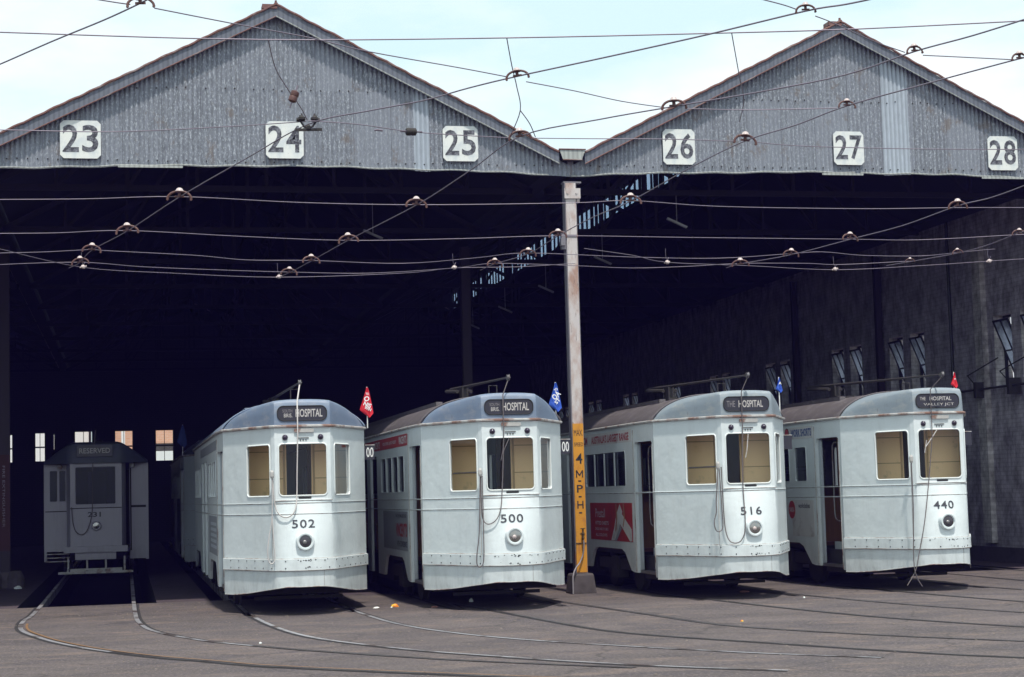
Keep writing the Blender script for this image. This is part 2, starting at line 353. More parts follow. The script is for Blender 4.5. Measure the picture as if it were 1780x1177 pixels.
MT['flagblueshade'] = simple('flag_shaded_blue', (.01,.03,.16), .7)  # flag blue darkened in the colour for the pennant inside the shed
ROPES={'502': [[(-0.059,-0.2,3.284),(-0.071,-0.2,2.594),(-0.089,-0.2,2.044),(-0.098,-0.2,1.709),(-0.129,-0.2,1.497),(-0.222,-0.2,1.402),(-0.328,-0.2,1.418),(-0.396,-0.2,1.52),(-0.424,-0.2,1.687),(-0.437,-0.2,1.992)],[(-0.449,-0.2,1.992),(-0.45,-0.2,1.567),(-0.466,-0.2,1.325),(-0.505,-0.2,1.114),(-0.527,-0.2,0.904),(-0.505,-0.2,0.767),(-0.45,-0.2,0.756),(-0.425,-0.2,0.84),(-0.439,-0.2,1.082),(-0.453,-0.2,1.385)]],'500': [[(-0.071,-0.2,3.266),(-0.092,-0.2,2.506),(-0.136,-0.2,1.72),(-0.181,-0.2,1.42),(-0.253,-0.2,1.278),(-0.353,-0.2,1.227),(-0.422,-0.2,1.292),(-0.441,-0.2,1.487),(-0.441,-0.2,1.969)],[(-0.454,-0.2,1.939),(-0.488,-0.2,1.129),(-0.534,-0.2,0.771),(-0.522,-0.2,0.645),(-0.47,-0.2,0.643),(-0.433,-0.2,0.738),(-0.426,-0.2,1.127),(-0.427,-0.2,1.908)]],'516': [[(-0.087,-0.2,3.29),(-0.087,-0.2,2.487),(-0.113,-0.2,1.705),(-0.137,-0.2,1.106),(-0.193,-0.2,0.898),(-0.274,-0.2,0.835),(-0.361,-0.2,0.868),(-0.408,-0.2,1.024),(-0.428,-0.2,1.324),(-0.441,-0.2,1.953)],[(-0.498,-0.2,1.954),(-0.542,-0.2,1.476),(-0.549,-0.2,1.297),(-0.586,-0.2,1.149),(-0.565,-0.2,1.035),(-0.513,-0.2,1.01),(-0.457,-0.2,1.071),(-0.46,-0.2,1.325),(-0.482,-0.2,1.954)]],'440': [[(-0.05,-0.2,3.07),(-0.131,-0.2,2.346),(-0.218,-0.2,1.688),(-0.334,-0.2,1.075),(-0.423,-0.2,0.628),(-0.504,-0.2,0.325),(-0.647,-0.2,0.106)],[(-0.505,-0.2,1.983),(-0.505,-0.2,1.285),(-0.537,-0.2,0.468),(-0.496,-0.2,0.223),(-0.419,-0.2,0.085)]],'231': [[(-0.052,-0.1,3.01),(-0.071,-0.1,2.411),(-0.08,-0.1,1.577),(-0.117,-0.1,1.289),(-0.207,-0.1,1.057),(-0.321,-0.1,0.989),(-0.436,-0.1,1.065),(-0.495,-0.1,1.265),(-0.521,-0.1,1.59)]]}
TW={'track23': [(-3.23,-0.96,5.2),(-3.06,-1.56,5.2),(-2.86,-2.92,5.2),(-2.38,-4.75,5.2),(-1.79,-7.46,5.2),(-1.17,-9.95,5.2),(-0.71,-11.7,5.2),(-0.22,-12.34,5.2),(0.21,-12.81,5.2),(0.53,-13.35,5.2),(0.85,-13.81,5.2),(1.47,-14.59,5.2),(2.05,-15.35,5.2),(2.57,-16.1,5.2),(2.8,-16.31,5.2),(2.98,-16.53,5.2),(3.17,-16.81,5.2)],'track24': [(-0.0,0.22,5.2),(0.12,-0.37,5.2),(0.32,-1.76,5.2),(0.61,-3.96,5.2),(1.08,-7.04,5.2),(1.3,-9.44,5.2),(1.44,-11.29,5.2),(2.02,-12.14,5.2),(2.58,-12.78,5.2),(3.17,-13.43,5.2),(3.7,-14.15,5.2),(3.95,-15.0,5.2),(4.2,-15.55,5.2),(4.41,-16.16,5.2)],'track25': [(3.13,-0.65,5.2),(3.2,-1.43,5.2),(3.47,-2.63,5.2),(3.48,-4.47,5.2),(3.54,-6.13,5.2),(3.68,-7.42,5.2),(3.72,-9.69,5.2),(3.82,-11.23,5.2),(4.06,-12.06,5.2),(4.22,-12.95,5.2),(4.6,-13.95,5.2),(4.97,-14.86,5.2),(5.08,-15.03,5.2)],'track26': [(7.15,-0.93,5.2),(7.21,-1.43,5.2),(7.65,-2.54,5.2),(7.92,-4.23,5.2),(8.13,-5.57,5.2),(8.12,-7.26,5.2),(8.26,-7.94,5.2),(8.23,-9.11,5.2)],'track27': [(9.81,-1.22,5.2),(10.0,-1.72,5.2),(10.33,-2.76,5.2),(10.37,-3.73,5.2),(10.23,-4.92,5.2),(10.25,-5.53,5.2)],'yard': [(-3.48,-13.7,5.2),(-3.38,-13.84,5.2),(-2.95,-14.61,5.2),(-2.56,-15.27,5.2),(-2.32,-15.72,5.2),(-2.23,-15.91,5.2)]}
SW={'row1': [(-4.02,-7.15,5.2),(-3.82,-7.2,5.2),(-2.85,-7.29,5.2),(-1.79,-7.5,5.2),(-0.37,-7.15,5.2),(1.08,-7.04,5.2),(2.95,-7.26,5.2),(3.67,-7.47,5.2),(4.95,-7.08,5.2),(6.93,-6.98,5.2),(8.19,-7.12,5.2),(9.35,-7.17,5.2)],'row2': [(-4.21,-4.49,5.2),(-4.0,-4.5,5.2),(-3.27,-4.57,5.2),(-2.38,-4.8,5.2),(-0.87,-4.31,5.2),(0.61,-3.96,5.2),(2.15,-4.16,5.2),(3.48,-4.47,5.2),(5.44,-4.35,5.2),(7.92,-4.23,5.2),(9.03,-4.19,5.2),(10.32,-4.75,5.2),(10.64,-4.81,5.2)],'row3': [(-4.36,-2.55,5.2),(-4.12,-2.61,5.2),(-3.49,-2.74,5.2),(-2.86,-2.98,5.2),(-2.66,-2.87,5.2),(-1.41,-2.39,5.2),(-0.64,-1.89,5.2),(0.32,-1.83,5.2),(1.75,-1.5,5.2),(2.79,-2.17,5.2),(3.45,-2.69,5.2),(5.19,-2.25,5.2),(6.62,-2.13,5.2),(7.6,-2.67,5.2),(8.04,-2.87,5.2),(8.86,-2.48,5.2),(9.86,-2.42,5.2),(10.29,-2.83,5.2),(10.72,-3.23,5.2)],'row4': [(-4.46,-1.23,5.2),(-4.2,-1.36,5.2),(-3.05,-1.62,5.2),(-2.13,-1.09,5.2),(-0.82,-0.67,5.2),(0.11,-0.45,5.2),(1.38,-0.29,5.2),(2.66,-0.94,5.2),(3.19,-1.5,5.2),(4.55,-1.22,5.2),(5.57,-0.93,5.2),(6.47,-1.15,5.2),(7.19,-1.5,5.2),(8.29,-1.51,5.2),(8.94,-1.36,5.2),(9.97,-1.8,5.2)],'row5': [(-4.29,-3.42,5.2),(-4.09,-3.02,5.2),(-3.02,-1.02,5.2),(-1.68,-0.32,5.2),(0.01,0.22,5.2),(1.93,-0.29,5.2),(2.66,-0.94,5.2),(3.65,-1.08,5.2),(4.47,-1.5,5.2)],'row6': [(4.18,-3.2,5.2),(5.14,-2.45,5.2),(5.93,-1.64,5.2),(7.42,-1.22,5.2),(9.14,-0.69,5.2),(10.42,-1.22,5.2),(11.35,-1.8,5.2),(12.04,-2.23,5.2)],'up1': [(-3.72,-11.17,5.2),(-3.56,-11.21,5.2),(-2.5,-11.21,5.2),(-1.43,-11.54,5.2),(-0.74,-11.83,5.2)],'up1b': [(-0.73,-11.86,5.2),(-0.25,-11.74,5.2),(0.32,-11.43,5.2),(0.83,-11.3,5.2),(1.35,-11.2,5.2)],'up1c': [(1.58,-11.21,5.2),(2.02,-11.22,5.2),(3.04,-11.26,5.2),(3.72,-11.2,5.2)],'up1d': [(3.94,-11.18,5.2),(4.56,-11.01,5.2),(5.89,-10.95,5.2),(7.26,-11.02,5.2)],'long': [(-3.53,-13.68,5.5),(-3.39,-13.68,5.5),(-1.31,-13.66,5.5),(0.75,-13.94,5.5),(2.62,-14.31,5.5),(3.7,-14.56,5.5),(5.11,-15.0,5.5)],'up2': [(-2.67,-15.86,5.2),(-2.47,-15.76,5.2),(-2.37,-15.72,5.2)],'up2b': [(-2.2,-15.64,5.2),(-1.64,-15.29,5.2),(-1.01,-14.92,5.2),(-0.51,-14.54,5.2),(0.32,-14.07,5.2),(0.78,-13.79,5.2)],'up2c': [(0.98,-13.63,5.2),(1.49,-13.32,5.2),(2.02,-12.95,5.2),(2.5,-12.72,5.2)],'up2d': [(2.72,-12.69,5.2),(3.33,-12.69,5.2),(4.16,-12.84,5.2)],'up3': [(2.04,-16.42,5.2),(2.33,-16.25,5.2),(2.49,-16.13,5.2)],'up3b': [(2.7,-15.97,5.2),(2.92,-15.79,5.2),(3.47,-15.29,5.2),(3.88,-14.97,5.2)],'up3c': [(4.08,-14.89,5.2),(4.6,-14.85,5.2),(4.94,-14.82,5.2)],'br1': [(0.75,-13.94,5.5),(0.87,-13.57,5.35),(0.99,-13.2,5.26),(1.2,-12.39,5.22),(1.34,-11.28,5.2)],'br2': [(1.2,-12.39,5.22),(1.4,-11.9,5.2),(1.6,-11.27,5.2)],'br3': [(2.62,-14.31,5.5),(2.79,-13.88,5.5),(3.13,-13.04,5.45),(3.47,-12.2,5.4),(3.77,-11.22,5.4)],'br4': [(-1.23,-13.65,5.5),(-1.12,-13.05,5.4),(-0.95,-12.56,5.3)],'br5': [(-0.88,-12.29,5.3),(-0.81,-12.13,5.25),(-0.74,-11.91,5.2)]}
HG=[(-3.05,-1.69,5.2),(-2.86,-3.04,5.2),(-2.38,-4.85,5.2),(-1.79,-7.54,5.2),(0.85,-13.86,5.2),(2.55,-16.15,5.2),(0.11,-0.45,5.2),(0.31,-1.89,5.2),(0.6,-4.07,5.2),(1.06,-7.13,5.2),(1.43,-11.32,5.2),(2.56,-12.83,5.2),(3.93,-15.05,5.2),(3.19,-1.5,5.2),(3.45,-2.69,5.2),(3.45,-4.58,5.2),(3.66,-7.51,5.2),(3.8,-11.29,5.2),(4.2,-12.99,5.2),(4.95,-14.9,5.2),(7.19,-1.5,5.2),(7.6,-2.67,5.2),(7.84,-4.4,5.2),(8.1,-7.31,5.2),(9.93,-1.87,5.2),(10.26,-2.89,5.2),(10.23,-4.92,5.2),(-2.3,-15.77,5.2)]
CL=[(-3.02,-1.09,5.2),(0.0,0.14,5.2),(2.64,-1.01,5.2),(5.93,-1.64,5.2),(9.1,-0.77,5.2),(11.35,-1.8,5.2)]
JUNC=[(-0.72,-11.81,5.2)]
INS=[(-0.91,-12.43,5.3),(0.32,-11.43,5.2)]
# ================================================================= SETTING
SPAN = 9.656; RIDGE = 9.57; SLOPE = .507; DEEP = 47.0
TRK = {23:-3.06, 24:.05, 25:2.93, 26:6.6, 27:9.72, 28:12.63}
def ground():
    pits = [(x-1.12, x+1.12) for x in TRK.values()]
    mb = MB()
    def q(x0, y0, x1, y1, z=0): mb.add([(x0,y0,z),(x1,y0,z),(x1,y1,z),(x0,y1,z)], [(0,1,2,3)])
    q(-400,-300,400,2.0); q(-400,2,-14.6,500); q(14.72,2,400,500); q(-14.6,DEEP,14.72,500)
    tag(mb.build('ground', 'asphalt', fix=False), kind='structure')
    mb = MB(); x = -14.6
    for a, b in sorted(pits)+[(14.72, 14.72)]:
        mb.add([(x,2,0),(a,2,0),(a,DEEP,0),(x,DEEP,0)], [(0,1,2,3)]); x = b
    tag(mb.build('floor', 'shedfloor', fix=False), kind='structure')
    mb = MB()
    for a, b in pits:
        mb.add([(a,2,0),(b,2,0),(b,DEEP,0),(a,DEEP,0),(a,2,-1.3),(b,2,-1.3),(b,DEEP,-1.3),(a,DEEP,-1.3)], [(4,5,6,7),(0,1,5,4),(1,2,6,5),(2,3,7,6),(3,0,4,7)])
    tag(mb.build('inspection_pit_floor', 'pit', fix=False), kind='structure')
ground()
RAILS = {
 23: ([(-3.81,46),(-3.81,12.7),(-3.82,.91),(-3.88,-1.2),(-3.87,-2.5),(-3.79,-3.5),(-3.62,-4.4),(-3.3,-5.7),(-2.82,-7.1),(-2.19,-8.45),(-1.62,-9.35),(-1.16,-10.1),(-.37,-11),(.45,-11.85),(1.5,-12.9)],
      [(-2.31,46),(-2.31,11.4),(-2.31,1.83),(-2.3,-1.1),(-2.27,-2.6),(-2.16,-4.1),(-1.95,-5.2),(-1.7,-6.05),(-1.46,-6.75),(-.96,-7.75),(-.58,-8.45),(-.16,-9.1),(.3,-9.8),(1,-10.75),(2.2,-12.1)]),
 24: ([(-.7,46),(-.7,2),(-.7,-1.5),(-.64,-3.18),(-.53,-4.86),(-.37,-6.2),(-.13,-7.25),(.25,-8.3),(.68,-9.29),(1.15,-10.1),(1.73,-11.05),(2.29,-11.83),(2.76,-12.37),(3.4,-13.0)],
      [(.8,46),(.8,2),(.8,-1.5),(.86,-3.1),(.96,-4.7),(1.15,-6),(1.42,-7.05),(1.72,-7.9),(2.2,-8.9),(2.83,-9.94),(3.29,-10.65),(3.8,-11.38),(4.6,-12.3)]),
 25: ([(2.18,46),(2.18,1),(2.4,-1.2),(2.6,-2.6),(2.68,-3.6),(2.86,-5.43),(3.03,-7),(3.25,-8.1),(3.66,-9.1),(4.2,-10.15),(4.57,-10.9),(4.93,-11.6),(5.4,-12.4),(6,-13.2)],
      [(3.68,46),(3.68,1),(3.9,-1.5),(4.08,-3.3),(4.32,-5.4),(4.47,-6.9),(4.62,-7.77),(4.85,-8.4),(5.15,-9.07),(5.7,-10.07),(6.3,-11),(7.2,-12.2)]),
 26: ([(5.85,46),(5.85,1),(5.95,-1.5),(6.1,-3.5),(6.3,-5.2),(6.6,-7),(7.0,-8.5),(7.6,-10),(8.5,-11.5)],
      [(7.35,46),(7.35,1),(7.42,-1.2),(7.55,-3),(7.8,-4.9),(8.1,-6.4),(8.55,-8),(9.2,-9.6),(10,-11)]),
 27: ([(8.97,46),(8.97,1),(9.0,-1),(9.1,-3.2),(9.3,-5),(9.6,-6.6),(10.1,-8.2),(10.8,-9.8)],
      [(10.47,46),(10.47,1),(10.5,-1),(10.62,-3),(10.85,-4.8),(11.2,-6.5),(11.7,-8.1)]),
 28: ([(11.88,46),(11.88,0),(11.95,-2),(12.1,-4),(12.4,-6)], [(13.38,46),(13.38,0),(13.45,-2),(13.6,-4),(13.9,-6)])}
def ribbon(mb, pts, off, w, z):
    L = []; n = len(pts)
    for i, p in enumerate(pts):
        t = pts[min(i+1,n-1)]-pts[max(i-1,0)]; t.normalize(); nn = Vector((t.y, -t.x, 0))
        L.append((p+nn*(off-w/2)+Vector((0,0,z)), p+nn*(off+w/2)+Vector((0,0,z))))
    mb.add([v for a in L for v in a], [(2*i, 2*i+1, 2*i+3, 2*i+2) for i in range(n-1)])
def tracks():
    names = {23:'curving track under the old dark tram with bright polished rails', 24:'curving track coming out from under the tram numbered 502', 25:'curving track coming out from under the tram numbered 500',
             26:'worn track in front of the tram numbered 516', 27:'worn track in front of the tram numbered 440', 28:'track beside the painted brick wall leading to the empty bay 28'}
    for k, (a, b) in RAILS.items():
        root = tag(empty('tram_track', (TRK[k],0,0)), names[k], 'track', 'tram tracks leading into the depot')
        for side, pl in ((-1, a), (1, b)):
            P = [p-Vector((TRK[k],0,0)) for p in cat([(x,y,0) for x,y in pl], 6)]
            m = MB(); ribbon(m, P, 0, .062, .007)
            # the part over the pit is a real rail with depth
            m.box((P[0].x-.03, 2.0, -.13), (P[0].x+.03, 46, .003))
            if k == 23: m.mi = [1 if (abs(f[0]) >= 0 and m.v[f[0]][1] < -7.5 and m.v[f[0]][1] > -99) else 0 for f in m.f]
            r = m.build('rail', ['rail' if k in (23,24) else 'raildull', 'raildull'], root, fix=False)
            g = MB(); ribbon(g, [p for p in P if p.y < 2.2], -.055 if side > 0 else .055, .045, .0035)
            g.build('groove', 'groove', r, fix=False)
        if k == 23:
            P = [p-Vector((TRK[k],0,0)) for p in cat([(x,y,0) for x,y in a], 6) if p.y < -2.0]
            m = MB(); ribbon(m, P, -.085, .035, .009); m.build('guard_rail', 'railrust', root, fix=False)
tracks()

# ================================================================= DEPOT
depot = tag(empty('tram_depot', (0,0,0)), 'long open fronted tram depot with twin corrugated iron gables and dark interior', 'depot')
def rz(d): return RIDGE-SLOPE*d
def gable_bottom(x):
    u = (x/SPAN+.5) % 1.0; return 6.84+.11*math.sin(math.pi*u)**.8+.008*math.sin(x*7.1)+.006*math.sin(x*2.3)
def gable(k):
    rx = k*SPAN; mb = MB(); step = .0762/6; n = int(round(SPAN/step)); rows = [[], [], [], []]
    for i in range(n+1):
        x = rx-SPAN/2+i*SPAN/n; y = -.009*math.cos(2*math.pi*x/.0762); top = rz(abs(x-rx))-.1; bot = gable_bottom(x)
        lap = 8.2
        for j, z in enumerate((bot, bot+(top-bot)*.33, bot+(top-bot)*.66, top)): rows[j].append((x, y, z))
    mb.grid(rows)
    # nails
    nb = mb; nb.cur = 1
    for zrow in (7.03, 8.2):
        i = 0
        x = rx-SPAN/2+.04
        while x < rx+SPAN/2-.04:
            if rz(abs(x-rx))-.25 > zrow:
                nb.lathe([(.013,0),(.013,.008),(.004,.012)], Matrix.Translation((x+random.uniform(-.012,.012), -.008, zrow+random.uniform(-.015,.015))) @ Matrix.Rotation(math.pi/2, 4, 'X'), 6)
            x += .1524*(2 if random.random() < .15 else 1)
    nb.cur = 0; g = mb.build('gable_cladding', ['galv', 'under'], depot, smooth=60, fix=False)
    # bottom flashing
    fb = MB(); m = 40
    for a0, a1, dz in ((-.5,.02,0), (.03,.46,-.004)):
        pts = [(rx+SPAN*(a0+(a1-a0)*i/m), -.03, gable_bottom(rx+SPAN*(a0+(a1-a0)*i/m))+.012+dz) for i in range(m+1)]
        fb.tube(pts, .013, 5)
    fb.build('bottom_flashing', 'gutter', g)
    # barge boards
    for s in (-1, 1):
        b = MB(); y0 = -.12
        def pt(d, y, dz): return (rx+s*d, y, rz(d)+dz)
        D = 4.61
        b.add([pt(0,y0,-.02), pt(D,y0,-.02), pt(D,y0,-.19), pt(0,y0,-.19), pt(0,y0+.03,-.02), pt(D,y0+.03,-.02), pt(D,y0+.03,-.19), pt(0,y0+.03,-.19)],
              [(0,1,2,3),(4,7,6,5),(0,4,5,1),(1,5,6,2),(2,6,7,3),(3,7,4,0)])
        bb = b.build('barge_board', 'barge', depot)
        e = MB(); pts = [pt(D*i/60, y0-.012, .002+.006*math.sin(i*1.7)+.004*math.sin(i*.6)) for i in range(61)]
        e.tube(pts, .02, 6); e.build('rusty_cap', 'rust', bb)
        e = MB(); e.tube([pt(0,y0-.008,-.195), pt(D,y0-.008,-.195)], .011, 5); e.build('lower_bead', 'rust' if s < 0 else 'gutter', bb)
    # roof
    rb = MB(); a0, a1 = .25, 1.0
    def slab(s, d0, d1, y0, y1):
        th = .04
        P = [(rx+s*d0,y0,rz(d0)),(rx+s*d1,y0,rz(d1)),(rx+s*d1,y1,rz(d1)),(rx+s*d0,y1,rz(d0))]
        rb.add([*P, *[(p[0],p[1],p[2]-th) for p in P]], [(0,1,2,3),(7,6,5,4),(0,4,5,1),(1,5,6,2),(2,6,7,3),(3,7,4,0)])
    slab(-1, 0, 4.61, -.1, DEEP+.2)
    slab(1, 0, a0, -.1, DEEP+.2); slab(1, a1, 4.61, -.1, DEEP+.2); slab(1, a0, a1, -.1, 5.0); slab(1, a0, a1, 43, DEEP+.2)
    # soot-black inside with shade put into the colour, weathered outside
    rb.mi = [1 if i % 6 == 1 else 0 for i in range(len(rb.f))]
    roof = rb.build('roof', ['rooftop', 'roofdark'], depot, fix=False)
    sk = MB(); zl = rz(a1)-.01; zh = zl+.70
    sk.add([(rx+a1,5,zl),(rx+a1,43,zl),(rx+a1,43,zh),(rx+a1,5,zh)], [(0,1,2,3)])
    mo = MB(); mo.box((rx+a0-.05,4.9,zh),(rx+a1+.15,43.1,zh+.04)); mo.box((rx+a0-.05,4.9,rz(a0)-.02),(rx+a0,43.1,zh)); mo.box((rx+a0,4.9,zl),(rx+a1,5,zh)); mo.box((rx+a0,43,zl),(rx+a1,43.1,zh))
    mo.build('roof_monitor', 'roofdark', roof)
    gb = sk; gb.cur = 1; y = 5.0; i = 0
    while y < 43.1:
        w = .3 if i % 9 == 8 else (.10 if i % 4 == 1 else .035); gb.box((rx+a1-.06,y,zl-.04), (rx+a1-.005,y+w,zh+.02)); y += .5; i += 1
    gb.box((rx+a1-.07,5,zl-.06),(rx+a1-.002,43,zl+.03))
    sk.build('skylight', ['sky_clean' if k == 1 else 'sky_dirty', 'truss'], roof, fix=False)
    # ridge cap with finial
    c = MB(); c.tube([(rx, -.14, RIDGE+.005), (rx, DEEP+.2, RIDGE+.005)], .035, 6)
    c.box((rx-.22,-.14,RIDGE-.10+.03),(rx+.02,.1,RIDGE-.03+.03), None); c.tube([(rx,-.1,RIDGE),(rx,-.1,RIDGE+.07)], .02, 6)
    c.build('ridge_cap', 'rust', roof)
    # trusses
    y = 2.4
    while y < 46:
        t = MB(); zb = 7.0; h = SPAN/2-.12
        t.bar((rx-h,y,zb),(rx+h,y,zb),.09,.1)
        for s in (-1, 1):
            t.bar((rx+s*h,y,zb),(rx,y,rz(0)-.16),.09,.1)
            for u in (.25,.5,.75):
                d = h*(1-u); t.bar((rx+s*d,y,zb),(rx+s*d,y,zb+(rz(0)-.16-zb)*u),.06,.06)
                d2 = h*(1-u+.25); t.bar((rx+s*d2,y,zb) if u>.3 else (rx+s*h,y,zb),(rx+s*d,y,zb+(rz(0)-.16-zb)*u),.05,.06)
        t.bar((rx,y,zb),(rx,y,rz(0)-.16),.07,.07)
        t.build('roof_truss', 'truss', roof); y += 4.8
    # lattice purlins running with the building, seen against the skylights
    for d in (1.4,):
        t = MB(); za = rz(d)-.1; zb = za-.4
        t.bar((rx+d,1,za),(rx+d,46,za),.08,.07); t.bar((rx+d,1,zb),(rx+d,46,zb),.08,.07)
        y = 2.4
        while y < 45:
            t.bar((rx+d,y,za),(rx+d,y+2.4,zb),.09,.07); t.bar((rx+d,y+2.4,zb),(rx+d,y+4.8,za),.09,.07); y += 4.8
        t.build('lattice_purlin', 'truss', roof)
for k in (-1, 0, 1): gable(k)
for xs, lab in (((2.21,2.47),0), ((10.40,10.885),1)):
    rx = 0 if xs[0] < 5 else SPAN; mb = MB(); rows = [[], []]; n = 60
    for i in range(n+1):
        x = xs[0]+(xs[1]-xs[0])*i/n; y = -.009*math.cos(2*math.pi*x/.0762)-.006
        rows[0].append((x,y,gable_bottom(x)-.01)); rows[1].append((x,y,rz(abs(x-rx))-.14))
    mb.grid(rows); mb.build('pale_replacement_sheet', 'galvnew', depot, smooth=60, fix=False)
for x, w, dz in ((-2.0,1.0,-.02),(9.62,.75,-.03),(12.6,.8,-.035)):
    mb = MB(); mb.box((x-w/2,-.045,gable_bottom(x)+dz),(x+w/2,-.025,gable_bottom(x)+dz+.035)); mb.build('hanging_flashing', 'gutter', depot)
def valley(x):
    mb = MB(); zt = 7.275; zb = 7.1
    V = [(x-.22,-.15,zt),(x+.22,-.15,zt),(x+.16,-.15,zb),(x-.16,-.15,zb)]
    mb.add(V+[(p[0],DEEP,p[2]) for p in V], [(0,1,2,3),(0,4,5,1) if False else (3,2,6,7),(0,3,7,4),(1,5,6,2)]); mb.mi = [0,1,1,1]  # gutter body darkened in colour to read as shaded, front plate stays pale
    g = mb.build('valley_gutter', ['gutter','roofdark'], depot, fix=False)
    m = MB(); m.tube([(x-.23,-.155,zt),(x+.23,-.155,zt)], .012, 5); m.tube([(x-.165,-.155,zb),(x+.165,-.155,zb)], .01, 5); m.build('gutter_bead', 'rust', g)
    m = MB(); m.box((x-.15,-.08,6.722),(x+.15,.1,6.75)); m.box((x-.05,.0,6.9),(x+.05,.15,7.1)); m.build('post_head_plate', 'colside', depot)
for x in (-SPAN/2, SPAN/2): valley(x)
for x in (14.2, -15.1): m = MB(); m.box((x,-.1,7.12),(x+.9,DEEP+.3,7.2)); m.build('box_eaves', 'roofdark', depot)
WX = 14.7
def side_wall():
    wins = []
    for c in (-1.35, 3.72, 8.78, 12.2, 16.9, 21.7, 26.5, 31.3, 36.1, 40.9):
        wins += [(c-.92,c-.20),(c+.18,c+.92)]
    wins = [w for w in wins if w[0] > .2]
    z0, z1 = 3.52, 4.93; mb = MB()
    outer = [(-.25,-1.4),(DEEP,-1.4),(DEEP,7.35),(-.25,7.35)]
    holes = [[(a,z0),(b,z0),(b,z1),(a,z1)] for a, b in wins]
    mb.sheet(outer, holes, lambda u, v, w: (WX+w, u, v), .38)
    wall = mb.build('side_wall', 'brick', depot)
    p = MB(); p.box((WX-.06,-.25,-.0),(WX,DEEP,.3)); p.build('plinth', 'concrete', wall)
    y = .28
    while y < DEEP:
        if 1 < y < 6:
            m = MB(); m.box((WX-(.12 if y < 6 else .05),y-.17,.38),(WX,y+.17,6.6)); m.build('pilaster', 'pil' if y < 6 else 'brick', wall)
        y += 4.8
    for i, (a, b) in enumerate(wins):
        f = MB(); t = .045
        for u0, v0, u1, v1 in ((a,z0,a+t,z1),(b-t,z0,b,z1),(a,z0,b,z0+t),(a,z1-t,b,z1)): f.box((WX+.2,u0+.001,v0+.001),(WX+.26,u1-.001,v1-.001))
        fr = f.build('window', 'black', wall)
        # hopper sash pivoted half way, bottom kicked out into the shed
        ang = -math.radians(random.choice((20, 17, 22))); zc = (z0+z1)/2
        Mx = Matrix.Translation((WX+.2, 0, zc)) @ Matrix.Rotation(ang, 4, 'Y') @ Matrix.Translation((-WX-.2, 0, -zc))
        s = MB(); h = (z1-z0)/2-.05; x0 = WX+.185; x1 = WX+.215
        mid = (a+b)/2
        for u0, v0, u1, v1 in ((a+.05,-h,a+.09,h),(b-.09,-h,b-.05,h),(mid-.018,-h+.04,mid+.018,h-.04),(a+.09,-h,b-.09,-h+.04),(a+.09,h-.04,b-.09,h)):
            s.box((x0,u0,zc+v0),(x1,u1,zc+v1), Mx)
        for u0, u1 in ((a+.09,mid-.018),(mid+.018,b-.09)): s.box((x0,u0,zc-.015),(x1,u1,zc+.015), Mx)
        sh = s.build('sash', 'black', fr)
        g = MB(); g.add([Mx @ Vector((WX+.2,u,zc+v)) for u, v in ((a+.06,-h+.01),(b-.06,-h+.01),(b-.06,h-.01),(a+.06,h-.01))], [(0,1,2,3)])
        g.build('pane', 'wired', fr, fix=False)
        r = MB(); r.box((WX+.004,b+.002,z0),(WX+.35,b+.003,z1))
        w = MB(); w.box((WX+.0,b-.012,z0),(WX+.37,b-.004,z1)); w.build('whitewashed_reveal', 'pil', fr)
    m = MB(); m.tube([(WX-.22,1.2,3.47),(WX-.22,6.3,3.47),(WX-.22,24,3.47)], .022, 6)
    m.build('wall_pipe', 'under', wall)
    for y in (2.2, 3.6, 5.0):
        m = MB(); m.box((WX-.3,y-.05,3.3),(WX-.05,y+.05,3.62)); m.tube([(WX-.22,y,3.5),(WX-.22,y+.45,3.78),(WX-.22,y-.9,4.05)], .014, 5); m.build('pipe_bracket', 'under', wall)
    m = MB(); m.tube([(WX-.05,6.45,.3),(WX-.05,6.45,7.2)], .03, 6); m.build('drain_pipe', 'black', wall)
    for y in (9.95, 15.2): m = MB(); m.box((WX-.2,y-.07,0),(WX-.07,y+.07,6.9)); m.build('wall_post', 'oxide2', wall)
MT['wired'] = translucent('dusty_wired_glass', (.5,.55,.66))
side_wall()
def back_and_left():
    mb = MB()
    xs = [-6.04+i*1.62 for i in range(-4, 13)]
    W = [(-6.02,-5.6,3.38,4.57),(-5.29,-5.22,3.85,4.5),(-7.25,-6.88,3.36,4.52),(-4.45,-3.72,3.3,4.6),(-2.84,-2.1,3.3,4.6),(-1.2,-.46,3.3,4.6)]
    holes = [[(a,c),(b,c),(b,d),(a,d)] for a, b, c, d in W]
    mb.sheet([(-14.6,-1.4),(14.7,-1.4),(14.7,7.3),(14.48,7.1),(9.656,9.56),(4.83,7.1),(0,9.56),(-4.83,7.1),(-9.656,9.56),(-14.48,7.1)], holes, lambda u, v, w: (u, DEEP+w, v), .3)
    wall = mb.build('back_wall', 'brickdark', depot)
    for i, (a, b, c, d) in enumerate(W):
        f = MB(); t = .03
        for u0, v0, u1, v1 in ((a,c,a+t,d),(b-t,c,b,d),(a+t,c,b-t,c+t),(a+t,d-t,b-t,d)): f.box((u0+.001,DEEP+.1,v0+.001),(u1-.001,DEEP+.15,v1-.001))
        if b-a > .2:
            f.box(((a+b)/2-.012,DEEP+.11,c+t),((a+b)/2+.012,DEEP+.14,d-t)); f.box((a+t,DEEP+.112,(c+d)/2-.03),(b-t,DEEP+.138,(c+d)/2+.03))
        f.build('window', 'black', wall)
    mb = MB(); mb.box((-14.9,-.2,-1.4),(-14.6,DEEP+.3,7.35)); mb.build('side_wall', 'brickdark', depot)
back_and_left()
